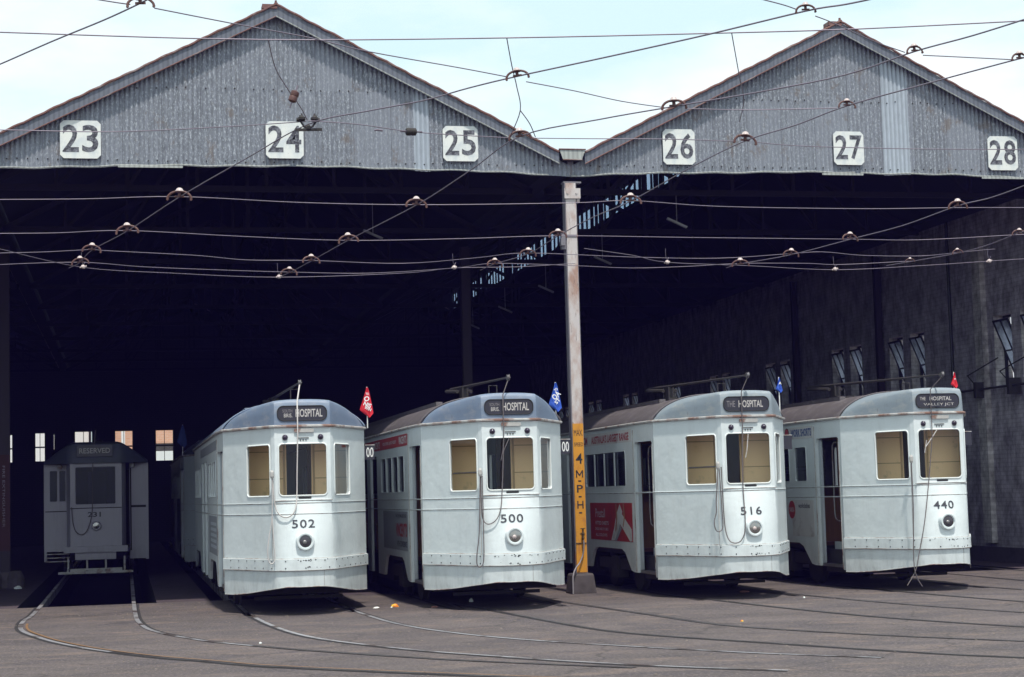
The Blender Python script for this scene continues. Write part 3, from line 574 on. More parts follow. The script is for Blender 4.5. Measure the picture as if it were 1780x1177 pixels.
def far_building():
    root = tag(empty('brick_building', (0,62,0)), 'orange brick building beyond the depot seen through its small rear windows', 'building')
    mb = MB(); mb.box((-3.9,0,0),(18,9,9)); w = mb.build('wall', 'redbrick', root)
    m = MB()
    for x in (-2.6, .35, 3.3): m.box((x,-.04,4.5),(x+.18,-.0,8))
    m.build('downpipe', 'white', root)
    m = MB(); m.box((-2.0,-.06,4.12),(18,-.0,4.5)); m.build('dark_band', 'under', root)
    m = MB(); m.box((-2.0,-.6,3.2),(18,-.0,4.1)); m.build('pale_awning', 'lip', root)
    r = MB(); r.box((-4.1,-.3,9),(18.3,9.3,9.25)); r.build('roof', 'rooftop', root)
    r2 = tag(empty('pale_building', (-12,64,0)), 'pale rendered building beyond the depot at the left rear windows', 'building')
    mb = MB(); mb.box((-8,0,0),(7.8,8,10)); mb.build('wall', 'white', r2)
    mb = MB(); mb.box((-8.2,-.2,10),(6.7,8.2,10.3)); mb.build('roof', 'rooftop', r2)
far_building()
# ---- columns
def steel_column(x, y, front):
    if front: root = tag(empty('steel_column', (x,y,0)), 'rusty white steel column with yellow speed limit panel between the two gables', 'column', 'steel columns holding up the roof valleys')
    else: root = empty('steel_column', (x,y,0))
    top = 6.72 if front else 7.0
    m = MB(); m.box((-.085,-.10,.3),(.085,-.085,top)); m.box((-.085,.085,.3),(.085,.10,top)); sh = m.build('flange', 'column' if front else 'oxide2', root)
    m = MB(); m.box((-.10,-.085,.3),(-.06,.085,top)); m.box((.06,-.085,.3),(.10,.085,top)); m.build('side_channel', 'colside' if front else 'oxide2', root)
    b = MB(); V = []
    for z, w in ((0,.205),(.02,.205),(.29,.175),(.32,.16)): V.append([(-w,-w,z),(w,-w,z),(w,w,z),(-w,w,z)])
    vs = [p for r in V for p in r]; fs = [(i*4+j, i*4+(j+1)%4, (i+1)*4+(j+1)%4, (i+1)*4+j) for i in range(3) for j in range(4)]+[(12,13,14,15),(3,2,1,0)]
    b.add(vs, fs); b.build('concrete_base', 'concrete', root)
    return root
col = steel_column(4.79, 0, True)
def column_fittings(root):
    m = MB(); m.box((-.11,-.125,6.46),(.16,-.102,6.63)); m.box((.10,-.1,6.40),(.15,.1,6.63))
    for x in (-.06,.09): m.lathe([(.016,0),(.016,.012)], Matrix.Translation((x,-.126,6.55)) @ Matrix.Rotation(math.pi/2,4,'X'), 6)
    m.build('bolted_plate', 'column', root)
    m = MB(); m.box((-.17,-.08,5.62),(-.102,.02,5.92)); m.box((-.19,-.12,5.68),(-.12,-.02,5.80)); m.box((-.1,-.108,5.82),(.1,-.1015,5.86)); m.build('side_bracket', 'colside', root)
    m = MB(); m.sheet([(-.088,.34),(.088,.34),(.088,2.75),(-.088,2.75)], [], lambda u, v, w: (u,-.115+w,v), .012); pn = m.build('yellow_panel', 'yellow', root)
    M_ = MB()
    for q0, q1 in (((-.048,1.87),(-.048,1.99)),((.052,1.87),(.052,1.99)),((-.048,1.985),(.002,1.905)),((.052,1.985),(.002,1.905))): M_.bar((q0[0],-.1175,q0[1]),(q1[0],-.1175,q1[1]),.018,.002,(0,1,0))
    M_.build('lettering', 'black', pn)
    for s, z, w, h, bd in (('MAX.',2.60,.15,.10,.0),('SPEED',2.41,.15,.062,.0),('4',2.18,.11,.17,.01),('-',1.815,.05,.022,.0),('P',1.69,.10,.125,.01),('-',1.56,.05,.022,0),('H',1.43,.105,.125,.01),('-',1.30,.05,.022,0)):
        text(s, w, h, lambda u, v, d, z=z: (u+.002, -.1175, v+z), 'black', pn, 'lettering', bold=bd)
    m = MB(); m.tube([(-.09,-.12,.81),(.09,-.12,.81)], .008, 5); m.tube([(.02,-.16,1.04),(.02,-.14,.86)], .014, 8); m.tube([(.02,-.118,.93),(.02,-.17,.93),(.02,-.19,.88)], .016, 8); m.tube([(-.02,-.15,1.045),(.06,-.15,1.045)], .007, 6); m.lathe([(.02,0),(.026,.04),(.015,.07)], Matrix.Translation((.02,-.16,.92)), 10)
    m.build('water_tap', 'brass', root)
    h = MB(); h.tube(cat([(.02,-.19,.86),(.022,-.18,.75),(.005,-.16,.62),(-.05,-.17,.5),(-.13,-.22,.42),(-.19,-.26,.3),(-.2,-.27,.12),(-.2,-.27,.01)], 5), .012, 7)
    tag(h.build('hose', 'hose', None), 'pale hose running from the tap down the steel column base', 'hose').location = (4.79,0,0)
column_fittings(col)
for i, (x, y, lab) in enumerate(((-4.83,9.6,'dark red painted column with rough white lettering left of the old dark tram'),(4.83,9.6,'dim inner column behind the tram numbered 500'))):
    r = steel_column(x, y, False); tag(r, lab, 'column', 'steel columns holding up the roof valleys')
    if i == 0:
        m = MB(); m.box((-.102,-.112,.75),(.102,-.101,2.7)); pn = m.build('red_band', 'oxide', r)
        text('FIRE EXTINGUISHER', 1.25, .05, lambda u, v, d: (v-.02, -.1135, 1.85-u), 'cloth2', pn, 'lettering', bold=.0)
        m = MB(); m.lathe([(.0,0),(.17,.0),(.17,.2),(.12,.33),(.0,.35)], Matrix.Translation((-.2,-.12,0)), 14); m.lathe([(.0,0),(.19,.0),(.18,.2),(.12,.34),(.0,.36)], Matrix.Translation((.2,-.1,0)), 14); m.build('rounded_footing', 'concrete', r)
def lamps():
    for i, (x, y, z) in enumerate(((7.4,2.4,6.45),(7.4,7.6,6.45),(7.4,12.8,6.45),(7.4,17.5,6.45),(7.4,22,6.45),(2.2,5.0,6.6))):
        m = MB(); Mx = Matrix.Translation((x,y,z)) @ Matrix.Rotation(math.radians(24),4,'Y'); m.box((-.2,-.03,-.02),(.2,.03,.02), Mx); m.tube([(x,y,z),(x,y,z+.6)], .008, 5)
        o = m.build('roof_lamp', 'tin')
        tag(o, ('unlit tilted strip lamp hanging inside the right bay, '+('nearest the gable','second from the gable','third from the gable','fourth from the gable','fifth and farthest')[i]) if i < 5 else 'unlit strip lamp hanging inside the left bay above the tram numbered 500', 'lamp', 'unlit lamps hanging in the depot')
lamps()
# ---- number boards
def number_boards():
    data = ((23,-3.07,7.34,.62,.60,'second gable from ground hung by the left eave'),(24,.11,7.38,.60,.60,''),(25,2.97,7.36,.58,.58,''),(26,6.70,7.36,.56,.60,''),(27,9.74,7.38,.55,.58,''),(28,12.61,7.33,.56,.60,''))
    for n, x, z, w, h, _ in data:
        root = tag(empty('number_board', (x,-.03,z)), 'white octagonal number board painted %d on the corrugated gable' % n, 'sign', 'bay number boards')
        c = .055; a, b = w/2, h/2; P = [(-a+c,-b),(a-c,-b),(a,-b+c),(a,b-c),(a-c,b),(-a+c,b),(-a,b-c),(-a,-b+c)]
        m = MB(); m.sheet(P, [], lambda u, v, d: (u,-.03+d,v), .02); bd = m.build('board', 'board', root)
        s = str(n)
        for i, ch in enumerate(s):
            text(ch, w*.40, h*.72, lambda u, v, d, i=i: (u+(-.24+.48*i)*w, -.0325, v+.015), 'numeral', root, 'numeral', bold=.018)
        m = MB(); m.tube([(0,.02,b-.05),(0,-.01,b-.05)], .01, 5); m.build('fixing_bolt', 'under', root)
def board_mat():
    t = NT('weathered_white_board'); c = t.mix(t.ramp(t.noise(4,(1,1,1),6,.7),.45,.7), (.74,.76,.72), (.50,.56,.60))
    c = t.mix(t.ramp(t.noise(30,(1,1,1),4,.7,(1,1,1)),.66,.74), c, (.2,.2,.2)); return t.done(c, .6)
MT['board'] = board_mat()
def num_mat():
    t = NT('weathered_numeral'); c = t.mix(t.ramp(t.noise(18,(1,1,1),6,.7),.45,.66), (.035,.035,.045), (.22,.23,.26)); return t.done(c, .6)
MT['numeral'] = num_mat()
number_boards()
# ================================================================= TRAMS
LEN = 13.9; ZC = 2.70
FA, FB = Vector((-1.06,1.30,0)), Vector((-.44,.05,0))
def bow(z):
    pts = ((.25,.15),(.65,.17),(.8,.165),(1.05,.13),(1.3,.09),(1.6,.02),(1.66,0))
    for (a, p), (b, q) in zip(pts, pts[1:]):
        if z <= b: return p+(q-p)*max(0,(z-a))/(b-a)
    return 0
def plan(n=12, m=12):
    L = [FA.lerp(FB, i/m) for i in range(m+1)]
    C = [Vector((-.40+.80*i/n, 0, 0)) for i in range(n+1)]
    R = [Vector((-p.x, p.y, 0)) for p in reversed(L)]
    return L+C+R
PLAN = plan()
def outline(z, off=0.0):
    P = []
    for p in PLAN:
        y = p.y-(bow(z)*(1-(p.x/.40)**2) if abs(p.x) < .40 else 0); P.append(Vector((p.x, y, z)))
    if off:
        Q = []
        for i, p in enumerate(P):
            t = P[min(i+1,len(P)-1)]-P[max(i-1,0)]; t.z = 0; t.normalize(); Q.append(p+Vector((t.y, -t.x, 0))*off)
        P = Q
    return P
def zskirt(x):
    t = max(0, min(1, (1.0-abs(x))/.80)); return .275+.135*(t*t*(3-2*t))
def barrel(x, hw=1.08): 
    t = min(1, abs(x)/hw); return ZC+.385*max(0, 1-t**2.7)**.75
def facetmap(side, mirror=None):
    A, B = FA, FB; d = (B-A).normalized(); nin = Vector((-d.y, d.x, 0))      # inward normal of the left facet
    if nin.x < 0: nin = -nin
    def fn(u, v, w):
        p = A+d*u+nin*w
        return Vector((p.x if side < 0 else -p.x, p.y, v))
    return fn
FL = (FB-FA).length
SC_WIN = (-.345,1.70,.345,2.445)
SD_WIN = (.70,1.70,1.345,2.44)
def nose_shell(name, mat, parent, flip=False):
    T = (lambda v: Vector((-v[0], LEN-v[1], v[2]))) if flip else (lambda v: Vector(v))
    mb = MB(); zs = [None,.5,.65,.8,.95,1.1,1.25,1.4,1.55,1.66]
    rows = []
    for z in zs:
        P = outline(z if z else .4); rows.append([T((p.x, p.y, z if z else zskirt(p.x))) for p in P])
    mb.grid(rows)
    k = MB(); 
    mb.sheet([(-.40,1.66),(.40,1.66),(.40,ZC),(-.40,ZC)], [rrect(*SC_WIN, .06)], lambda u, v, w: T((u, w, v)), .03)
    for s in (-1, 1):
        fn = facetmap(s); mb.sheet([(0,1.66),(FL,1.66),(FL,ZC),(0,ZC)], [rrect(*SD_WIN, .05)], lambda u, v, w: T(fn(u, v, w)), .03)
        mb.add([T((s*.44,.05,1.66)),T((s*.40,0,1.66)),T((s*.40,0,ZC)),T((s*.44,.05,ZC))], [(0,1,2,3)])
    return mb.build(name, mat, parent, smooth=28)
def side_x(y): 
    y = min(y, LEN-y); return 1.06+.04*max(0, min(1, (y-1.3)/1.05))
def sidemap(s): return lambda u, v, w: Vector((s*(side_x(u)-w), u, v))
ARCH = [(2.46,.34),(2.62,.36),(2.8,.50),(2.98,.64),(3.16,.69),(4.78,.69),(4.95,.63),(5.1,.48),(5.2,.34)]
def tram_side(parent, s, wins, mat):
    fn = sidemap(s); mb = MB()
    dr = [(1.38,.30),(1.38,2.33),(1.40,2.375),(1.45,2.40),(2.20,2.40),(2.245,2.375),(2.26,2.33),(2.26,.34)]
    A = [(1.30,.30)]+(dr if s < 0 else [])+[(2.35,.34),(2.35,ZC),(1.30,ZC)]
    mb.sheet(A, [], fn, .045)
    fl = [(LEN-a, b) for a, b in A]; 
    mb.sheet(fl[::-1], [] , fn, .045)
    B = [(2.35,.34)]+ARCH+[(5.88,.34),(5.88,2.34),(6.72,2.34),(6.72,.34),(7.18,.34),(7.18,2.34),(8.02,2.34),(8.02,.34)]+[(LEN-a,b) for a, b in reversed(ARCH)]+[(LEN-2.35,.34),(LEN-2.35,ZC),(2.35,ZC)]
    holes = [rrect(a,1.71,b,2.28,.05,3) for a, b in wins]
    mb.sheet(B, holes, fn, .045)
    return mb.build('side_panel', mat, parent)
def roof_half(mb, flip, idx):
    T = (lambda v: Vector((-v[0], LEN-v[1], v[2]))) if flip else (lambda v: Vector(v))
    P = outline(ZC, 0.0); rows = [[] for _ in range(7)]
    for p in P:
        ax = abs(p.x); top = barrel(p.x, 1.07)
        ins = .035 if ax <= .41 else .05; c = -1 if p.x < 0 else 1
        q = Vector((p.x*(1 if ax <= .41 else .985), p.y+ins, 0))
        h = top-ZC
        rows[0].append(T((p.x, p.y, ZC)))
        rows[1].append(T((p.x+(q.x-p.x)*.3, p.y+ins*.2, ZC+h*.5)))
        rows[2].append(T((p.x+(q.x-p.x)*.6, p.y+ins*.5, ZC+h*.86)))
        rows[3].append(T((q.x, p.y+ins*1.2, ZC+h*.965)))
        rows[4].append(T((q.x, p.y+ins*2.4, top)))
        yy = 1.34; y0 = p.y+ins*2.4
        if yy < y0: yy = y0
        rows[5].append(T((q.x*1.0, (y0+yy)/2, top+.004))); rows[6].append(T((q.x, yy, top+.006)))
    mb.cur = idx; mb.grid(rows); mb.cur = 0
def tram_roof(parent, cap, body):
    for fl in (False, True): mb = MB(); roof_half(mb, fl, 0); mb.build('roof_cap', cap, parent, smooth=50)
    mb = MB(); xs = [math.sin(math.pi/2*(i/14-1)) for i in range(29)]
    rows = []
    for y in (1.30, 2.35, 4.5, 6.95, 9.4, LEN-2.35, LEN-1.30):
        hw = side_x(y)+.005; rows.append([Vector((x*hw, y, barrel(x*hw, hw)+.008)) for x in xs])
    mb.grid(rows); rb = mb.build('roof', body, parent, smooth=50)
    m = MB(); P = [Vector((p.x*.99, p.y+.14 if abs(p.x) < .4 else 1.3, 0)) for p in PLAN]
    m.tube([Vector((x*1.07, 1.30, barrel(x*1.07,1.075)+.012)) for x in xs], .014, 5); m.build('roof_seam', body, rb)
    for x in (-.62,.62):
        m = MB(); m.box((x-.05,2.2,barrel(.62)+.0),(x+.05,LEN-2.2,barrel(.62)+.06)); m.build('roof_plank', body, rb)
    return rb
def full_outline(z, off):
    P = outline(z, off); s = [Vector((-side_x(y)-off, y, z)) for y in (LEN-1.3, LEN-2.35, 2.35)]
    return s+P+[Vector((-p.x, p.y, z)) for p in reversed(s)]
def window_frame(parent, fn, rect, r, lipmat='lip', glassmat='glass'):
    m = MB(); P = rrect(*rect, r, 5); m.tube([fn(a, b, 0) for a, b in P], .011 if lipmat == 'lip' else .007, 6, closed=True)
    w = m.build('window_frame', lipmat, parent, smooth=60)
    g = MB(); g.add([fn(a, b, .018) for a, b in P], [tuple(range(len(P)))]); g.build('pane', glassmat, w, fix=False)
    return w
def make_tram(loc, number, spec):
    root = tag(empty('tram', loc), spec['label'], 'tram', 'silver pale trams parked in the depot mouth')
    pm = spec.get('paint', 'paint')
    nose_shell('front_shell', pm, root); nose_shell('rear_shell', pm, root, True)
    wins = spec['wins']; allw = wins+[(LEN-b, LEN-a) for a, b in wins]
    sl = tram_side(root, -1, allw, pm); sr = tram_side(root, 1, allw, pm)
    tram_roof(root, spec['cap'], spec['roof'])
    # cornice and belts
    m = MB(); m.tube(full_outline(ZC-.005, .02), .02, 6); m.build('cornice', 'trim', root)
    for z in spec['belts']:
        m = MB(); m.tube(full_outline(z, .002), .007 if len(spec['belts']) < 2 else .0045, 5); m.build('belt_moulding', pm, root)
        m = MB(); m.tube(full_outline(z-.009, .001), .0035, 4); m.build('belt_seam', 'trim', root)
    # bumper band
    m = MB(); a, b, c, d = outline(.64,.0), outline(.645,.026), outline(.80,.026), outline(.805,.0); m.grid([a,b,c,d]); bmp = m.build('bumper', pm, root, smooth=30)
    m = MB(); m.tube(outline(.643,.022), .007, 4); m.tube(outline(.808,.004), .004, 4); m.build('bumper_edge', 'trim', bmp)
    m = MB(); 
    for z in (.675,.775):
        Q = outline(z,.026); acc = 0; last = 0
        for i in range(1, len(Q)):
            acc += (Q[i]-Q[i-1]).length
            if acc-last > .22 and (abs(Q[i].x) > .3 or random.random() < .5):
                last = acc; t = (Q[min(i+1,len(Q)-1)]-Q[i-1]).normalized(); nn = Vector((t.y,-t.x,0))
                m.lathe([(.010,0),(.009,.005),(.003,.008)], Matrix.Translation(Q[i]) @ nn.to_track_quat('Z','Y').to_matrix().to_4x4(), 6)
    m.build('bumper_bolt', 'under', bmp)
    # scrapes at the coupler
    m = MB(); rnd = random.Random(int(number) if number else 3)
    for i in range(16):
        x = rnd.gauss(.03,.05) if i < 10 else rnd.uniform(-.25,.38); z = rnd.choice((.66,.68,.775,.785))+rnd.uniform(-.012,.012); s = rnd.uniform(.004,.014)
        y = -bow(z)*(1-(x/.4)**2)-.0275; n = 7
        P = [(x+s*rnd.uniform(.6,1.6)*math.cos(6.283*k/n), y, z+s*rnd.uniform(.5,1.1)*math.sin(6.283*k/n)) for k in range(n)]
        m.add(P, [tuple(range(n))])
    m.build('scrape_marks', 'rubber', bmp, fix=False)
    m = MB()
    for x in (.27,): m.tube([(x, -bow(z)*(1-(x/.4)**2)-.003, z) for z in (zskirt(x), .5, .63)], .003, 4)
    m.build('skirt_seam', 'trim', root)
    m = MB(); m.tube([Vector((p.x, p.y-(bow(.4)*(1-(p.x/.4)**2) if abs(p.x)<.4 else 0)-.002, zskirt(p.x))) for p in PLAN], .006, 5); m.build('skirt_edge', 'trim', root)
    # windows
    window_frame(root, lambda u, v, w: Vector((u, w, v)), SC_WIN, .06)
    for s in (-1, 1): window_frame(root, facetmap(s), SD_WIN, .05)
    for s in (-1, 1):
        fn = sidemap(s)
        for a, b in allw:
            w = window_frame(root, fn, (a,1.71,b,2.28), .05, pm, 'dglass')
            if spec.get('bars') and (b-a) > 1.5:
                m = MB()
                for i in range(1, 4): y = a+(b-a)*i/4; m.box((s*1.102-.012,y-.022,1.72),(s*1.102+.004,y+.022,2.27))
                m.build('mullion', pm, w)
            if spec.get('rail'):
                m = MB(); m.tube([(s*1.07,a,1.95),(s*1.07,b,1.95)], .008, 4); m.tube([(s*1.07,a,1.89),(s*1.07,b,1.89)], .006, 4); m.build('window_rail', 'trim', w)
    # destination box
    D = (-.352,2.775,.352,2.985)
    m = MB(); P = rrect(*D, .085, 7); m.sheet(P, [], lambda u, v, w: (u,-.004+w,v), .03); db = m.build('destination_box', 'blackblind', root)
    m = MB(); m.tube([(a,-.004,b) for a, b in P], .008, 6, closed=True); m.build('box_rim', 'rubber', db)
    if spec['dest'] == 'the2':
        text('THE', .09, .05, lambda u, v, d: (u-.24,-.0055,v+2.915), 'cloth', db)
        text('HOSPITAL', .36, .06, lambda u, v, d: (u+.05,-.0055,v+2.915), 'cloth', db, bold=.01)
        text('VALLEY JCT', .50, .05, lambda u, v, d: (u+.02,-.0055,v+2.822), 'cloth', db)
    elif spec['dest'] == 'the':
        text('THE', .13, .09, lambda u, v, d: (u-.24,-.0055,v+2.88), 'cloth2', db); text('HOSPITAL', .38, .105, lambda u, v, d: (u+.07,-.0055,v+2.88), 'cloth', db, bold=.01)
    else:
        text('SOUTH', .14, .045, lambda u, v, d: (u-.21,-.0055,v+2.915), 'cloth2', db); text('BRIS.', .12, .055, lambda u, v, d: (u-.20,-.0055,v+2.850), 'cloth', db)
        text('HOSPITAL', .385, .115, lambda u, v, d: (u+.10,-.0055,v+2.883), 'cloth', db, bold=.012)
    m = MB(); m.sheet(rrect(-.13,2.605,.155,2.66,.02,3), [], lambda u, v, w: (u+.01,-.026+w,v), .026); pl = m.build('worn_plate', 'trim', root)
    m = MB(); m.box((-.07,-.012,2.522),(.09,.0,2.531))
    for x in (-.03,.01,.05): m.lathe([(.011,0),(.009,.008)], Matrix.Translation((x,-.001,2.495)) @ Matrix.Rotation(math.pi/2,4,'X'), 7)
    m.build('wiper_mount', 'under', root)
    for x in (-.25,.26):
        m = MB(); m.lathe([(.042,0),(.040,.012),(.034,.02),(.02,.034),(.006,.04)], Matrix.Translation((x,-.001,2.535)) @ Matrix.Rotation(math.pi/2,4,'X'), 14)
        m.build('marker_lamp', 'marker', root, smooth=50)
    m = MB(); m.sheet(rrect(-.07,1.655,.115,1.685,.013,4), [], lambda u, v, w: (u,-.006+w,v), .01); m.build('vent_slot', 'rubber', root)
    m = MB(); m.box((-.42,-.018,1.628),(.42,.0,1.636)); m.build('sill_drip', 'trim', root)
    # number
    if number:
        text(number, .325, .118, lambda u, v, d: (u-.015, -bow(1.3+v)*(1-((u-.015)/.4)**2)-.006, v+1.30), 'ink', root, 'fleet_number', bold=.008, space=1.12)
    # headlamp
    M0 = Matrix.Translation((.0,-.10,1.05)) @ Matrix.Rotation(math.pi/2,4,'X')
    m = MB(); m.lathe([(.135,0),(.132,.06),(.125,.085),(.118,.10),(.098,.10),(.096,.085)], M0, 28); hl = m.build('headlamp', pm, root, smooth=40)
    m = MB(); m.lathe([(.096,.082),(.07,.090),(.03,.094),(.003,.095)], M0, 24); m.build('lens', spec.get('lens','lens'), hl, smooth=60)
    m = MB(); m.lathe([(.03,.0955),(.02,.105),(.004,.108)], Matrix.Translation((-.01,0,-.01)) @ M0, 12); m.build('bulb', 'cap' if spec.get('lens') else 'steel', hl, smooth=60)
    # doorway
    m = MB(); m.box((-1.055,1.38,.335),(-.80,2.26,.375)); m.build('door_step', 'steel', root)
    m = MB(); m.box((-.82,1.36,.375),(-.79,2.30,.72)); m.build('step_riser', pm, root)
    m = MB(); m.box((-1.055,2.17,.40),(-1.02,2.20,2.36)); m.box((-1.055,2.225,.38),(-1.0,2.25,2.39)); m.build('folded_door', 'paint2', root)
    m = MB(); m.tube(cat([(-.97,1.62,2.30),(-.99,1.72,2.32),(-1.0,1.80,2.22),(-1.0,1.80,1.7),(-1.0,1.80,1.2),(-.98,1.76,1.08),(-.93,1.66,1.06)],4), .013, 7); m.build('grab_rail', 'steel', root, smooth=60)
    m = MB(); m.tube([Vector((-side_x(1.385)-.004,1.385,.32)),Vector((-side_x(1.385)-.004,1.385,2.36))], .006, 5); m.tube([Vector((-side_x(2.3)-.004,2.31,.36)),Vector((-side_x(2.3)-.004,2.31,2.6))], .008, 5); m.build('door_jamb_bead', 'trim', root)
    # inside
    m = MB(); m.box((-.38,.06,.66),(.38,LEN-.06,.718)); m.box((-.80,1.0,.66),(.86,LEN-1.0,.717)); m.box((-1.02,2.4,.66),(-.80,LEN-2.4,.716)); m.build('floor', 'floor_in', root)
    m = MB(); m.box((-.86,.98,.72),(-.15,1.01,2.66)); m.box((.22,.98,.72),(.86,1.01,2.66)); cb = m.build('cab_bulkhead', 'cream', root)
    m = MB(); m.sheet([(-.36,.05),(.36,.05),(.84,.97),(-.84,.97)], [], lambda u, v, w: (u, v, 2.62+w), .02); m.build('cab_ceiling', 'lip', root)
    m = MB(); m.box((-.36,.08,.7185),(.36,.96,.73)); m.build('cab_bounce_floor', 'trim', root)  # pale floor sheet added, like the ceiling, to bounce light onto the bulkhead
    m = MB()
    for x0, x1 in ((-.84,-.17),(.24,.84)):
        for z in (1.30,1.95,2.35): m.box((x0,.972,z),(x1,.98,z+.012))
        m.box((x0,.970,.74),(x0+.03,.98,2.6)); m.box((x1-.03,.970,.74),(x1,.98,2.6))
    m.build('panel_bead', 'creamdark', cb)
    m = MB(); m.box((-.9,1.36,2.60),(.9,LEN-1.36,2.66)); m.build('ceiling', 'dark', root)
    m = MB(); m.box((-1.0,2.42,.72),(-.3,2.46,1.45)); m.box((-1.0,2.42,1.45),(-.92,2.46,2.58)); m.box((-.38,2.42,1.45),(-.3,2.46,2.58)); m.box((-.92,2.42,2.38),(-.38,2.46,2.58)); m.box((-.66,2.425,1.45),(-.63,2.455,2.38)); m.box((.3,2.42,.72),(1.0,2.46,2.58)); m.build('saloon_partition', 'wood', root)
    m = MB(); m.box((-.12,.28,.72),(.12,.50,1.62)); m.lathe([(.10,0),(.10,.06),(.02,.10)], Matrix.Translation((0,.39,1.62)), 12); m.build('controller', 'under', root)
    for i in range(6):
        y = 3.0+i*1.35
        for s in (-1, 1): m = MB(); m.box((s*.62-.36,y,.72),(s*.62+.36,y+.42,1.15)); m.box((s*.62-.36,y+.36,1.152),(s*.62+.36,y+.44,1.62)); m.build('seat', 'wood', root)
    # running gear
    m = MB(); m.box((-.55,.8,.42),(.55,LEN-.8,.64)); m.box((-.92,1.25,.24),(.92,2.45,.6)); m.box((-.9,5.5,.22),(.9,LEN-5.5,.6)); m.box((-.92,LEN-2.45,.24),(.92,LEN-1.25,.6)); m.box((-.98,2.45,.60),(.98,LEN-2.45,.655)); m.build('underframe', 'under', root)
    for yb in (3.95, LEN-3.95):
        b = MB()
        for s in (-1, 1): b.box((s*.92-.05,yb-1.15,.34),(s*.92+.05,yb+1.15,.52)); b.box((s*.92-.09,yb-.2,.2),(s*.92+.09,yb+.2,.56))
        b.box((-.9,yb-.2,.3),(.9,yb+.2,.5)); bg = b.build('bogie', 'under', root)
        for yw in (yb-.78, yb+.78):
            w = MB()
            for s in (-1, 1): w.lathe([(.0,-.04),(.31,-.04),(.36,-.03),(.36,-.02),(.33,.0),(.33,.07),(.1,.08)], Matrix.Translation((s*.75,yw,.345)) @ Matrix.Rotation(s*math.pi/2,4,'Y'), 22)
            w.tube([(-.75,yw,.345),(.75,yw,.345)], .05, 8); w.build('wheelset', 'under', bg, smooth=40)
    m = MB(); m.box((-.62,1.40,.16),(.70,1.44,.21))
    m.build('lifeguard', 'under', root)
    # trolley pole
    ty, tz = spec['tip']; by = spec['base']
    m = MB(); m.tube([(0,by+1.3,3.40),(0,by,3.37),(0,ty+.1,tz)], [.028,.024,.014], 8); tp = m.build('trolley_pole', 'under', root, smooth=60)
    m = MB(); m.box((-.16,by-.35,3.10),(.16,by+.75,3.16)); m.box((-.05,by+.0,3.14),(.05,by+.25,3.36)); m.tube([(-.11,by+.1,3.3),(-.11,by+1.1,3.36)],.03,7); m.tube([(.11,by+.1,3.3),(.11,by+1.1,3.36)],.03,7); m.build('trolley_base', 'under', tp)
    m = MB(); Mw = Matrix.Translation((0,ty,tz+.0)) @ Matrix.Rotation(math.pi/2,4,'Y'); m.lathe([(.0,-.022),(.045,-.02),(.032,0),(.045,.02),(.0,.022)], Mw, 14); m.tube([(0,ty+.12,tz-.005),(.03,ty,tz),(0,ty-.02,tz)], .01, 5); m.build('trolley_wheel', 'steel', tp, smooth=50)
    m = MB(); m.tube([(-.06,1.1,barrel(0)),(-.06,1.1,tz-.05),(.06,1.1,tz-.05),(.06,1.1,barrel(0))], .011, 6); m.build('pole_hook', 'under', root)
    # ropes
    rp = ROPES[spec['ropes']]; P = [Vector(p) for p in rp[0]]; P[0] = Vector((0,ty-.01,tz-.03))
    y1 = -.10
    P[1:] = [Vector((p.x, -.045-bow(max(.3,p.z))*max(0,1-(p.x/.4)**2), p.z)) for p in P[1:]]
    m = MB(); m.tube([P[0], Vector((P[1].x,-.05,3.05))]+cat(P[1:], 6), spec.get('rr', .008), 6); m.build('trolley_rope', spec.get('ropemat','rope'), root, smooth=60)
    if len(rp) > 1:
        Q = [Vector((p[0], p[1]+.13, p[2])) for p in rp[1]]
        Q = [Vector((q.x, min(q.y, -.04+max(0,(abs(q.x)-.4))*1.0), q.z)) for q in Q]
        m = MB(); m.tube(cat(Q, 6), .008, 6); m.build('hanging_rope', spec.get('ropemat','rope'), root, smooth=60)
        q = Q[0]; m = MB(); m.lathe([(.02,-.06),(.03,-.03),(.03,.03),(.015,.06)], Matrix.Translation(q+Vector((0,.0,.02))), 10); m.tube([q+Vector((0,.06,.02)), q], .01, 5); m.tube([q+Vector((0,.02,-.05)), Vector((q.x,-.02,.8))], .006, 5); m.build('rope_catcher', 'trim', root)
    if 'wiper' in spec:
        a, b = spec['wiper']; m = MB(); m.tube([(a[0],-.03,a[1]),(b[0],-.035,b[1])], .007, 5); m.tube([(b[0]-.02,-.03,b[1]-.09),(b[0]+.02,-.03,b[1]+.1)], .006, 4); m.build('wiper', spec.get('wipermat','rope'), root)
    if spec.get('cabbar'):
        fn = facetmap(-1); m = MB(); m.tube([fn(.70,1.96,.06), fn(1.345,1.965,.06)], .010, 6); m.build('window_bar', 'steel', root)
    # route box on the right-hand corner
    m = MB(); m.box((1.085,1.38,2.22),(1.225,1.47,2.44)); bx = m.build('route_box', 'blackblind', root)
    m = MB(); m.box((1.08,1.374,2.435),(1.23,1.476,2.447)); m.tube([(1.06,1.43,2.40),(1.09,1.43,2.40)], .012, 5); m.build('box_lid', 'trim', bx)
    if spec['route']: text('00', .11, .15, lambda u, v, d: (u+1.155,1.3785,v+2.33), 'white', bx, 'route_number', bold=.01)
    return root, sl
MT['marker'] = simple('marker_lens', (.035,.025,.045), .15)
MT['lens'] = simple('dark_lens', (.07,.065,.07), .12, .3)
MT['lensbright'] = simple('silvered_lens', (.33,.32,.30), .15, .8, .3, 14)
MT['lifeg'] = simple('lifeguard_boards', (.07,.055,.06), .7, 0, .3)
ROPES_DUMMY = 0
def sidetext(s, yc, zc, w, h, mat, parent, bold=.01, space=1.0):
    return text(s, w, h, lambda u, v, d: (-1.1075, yc-u, zc+v), mat, parent, 'lettering', bold=bold, space=space)
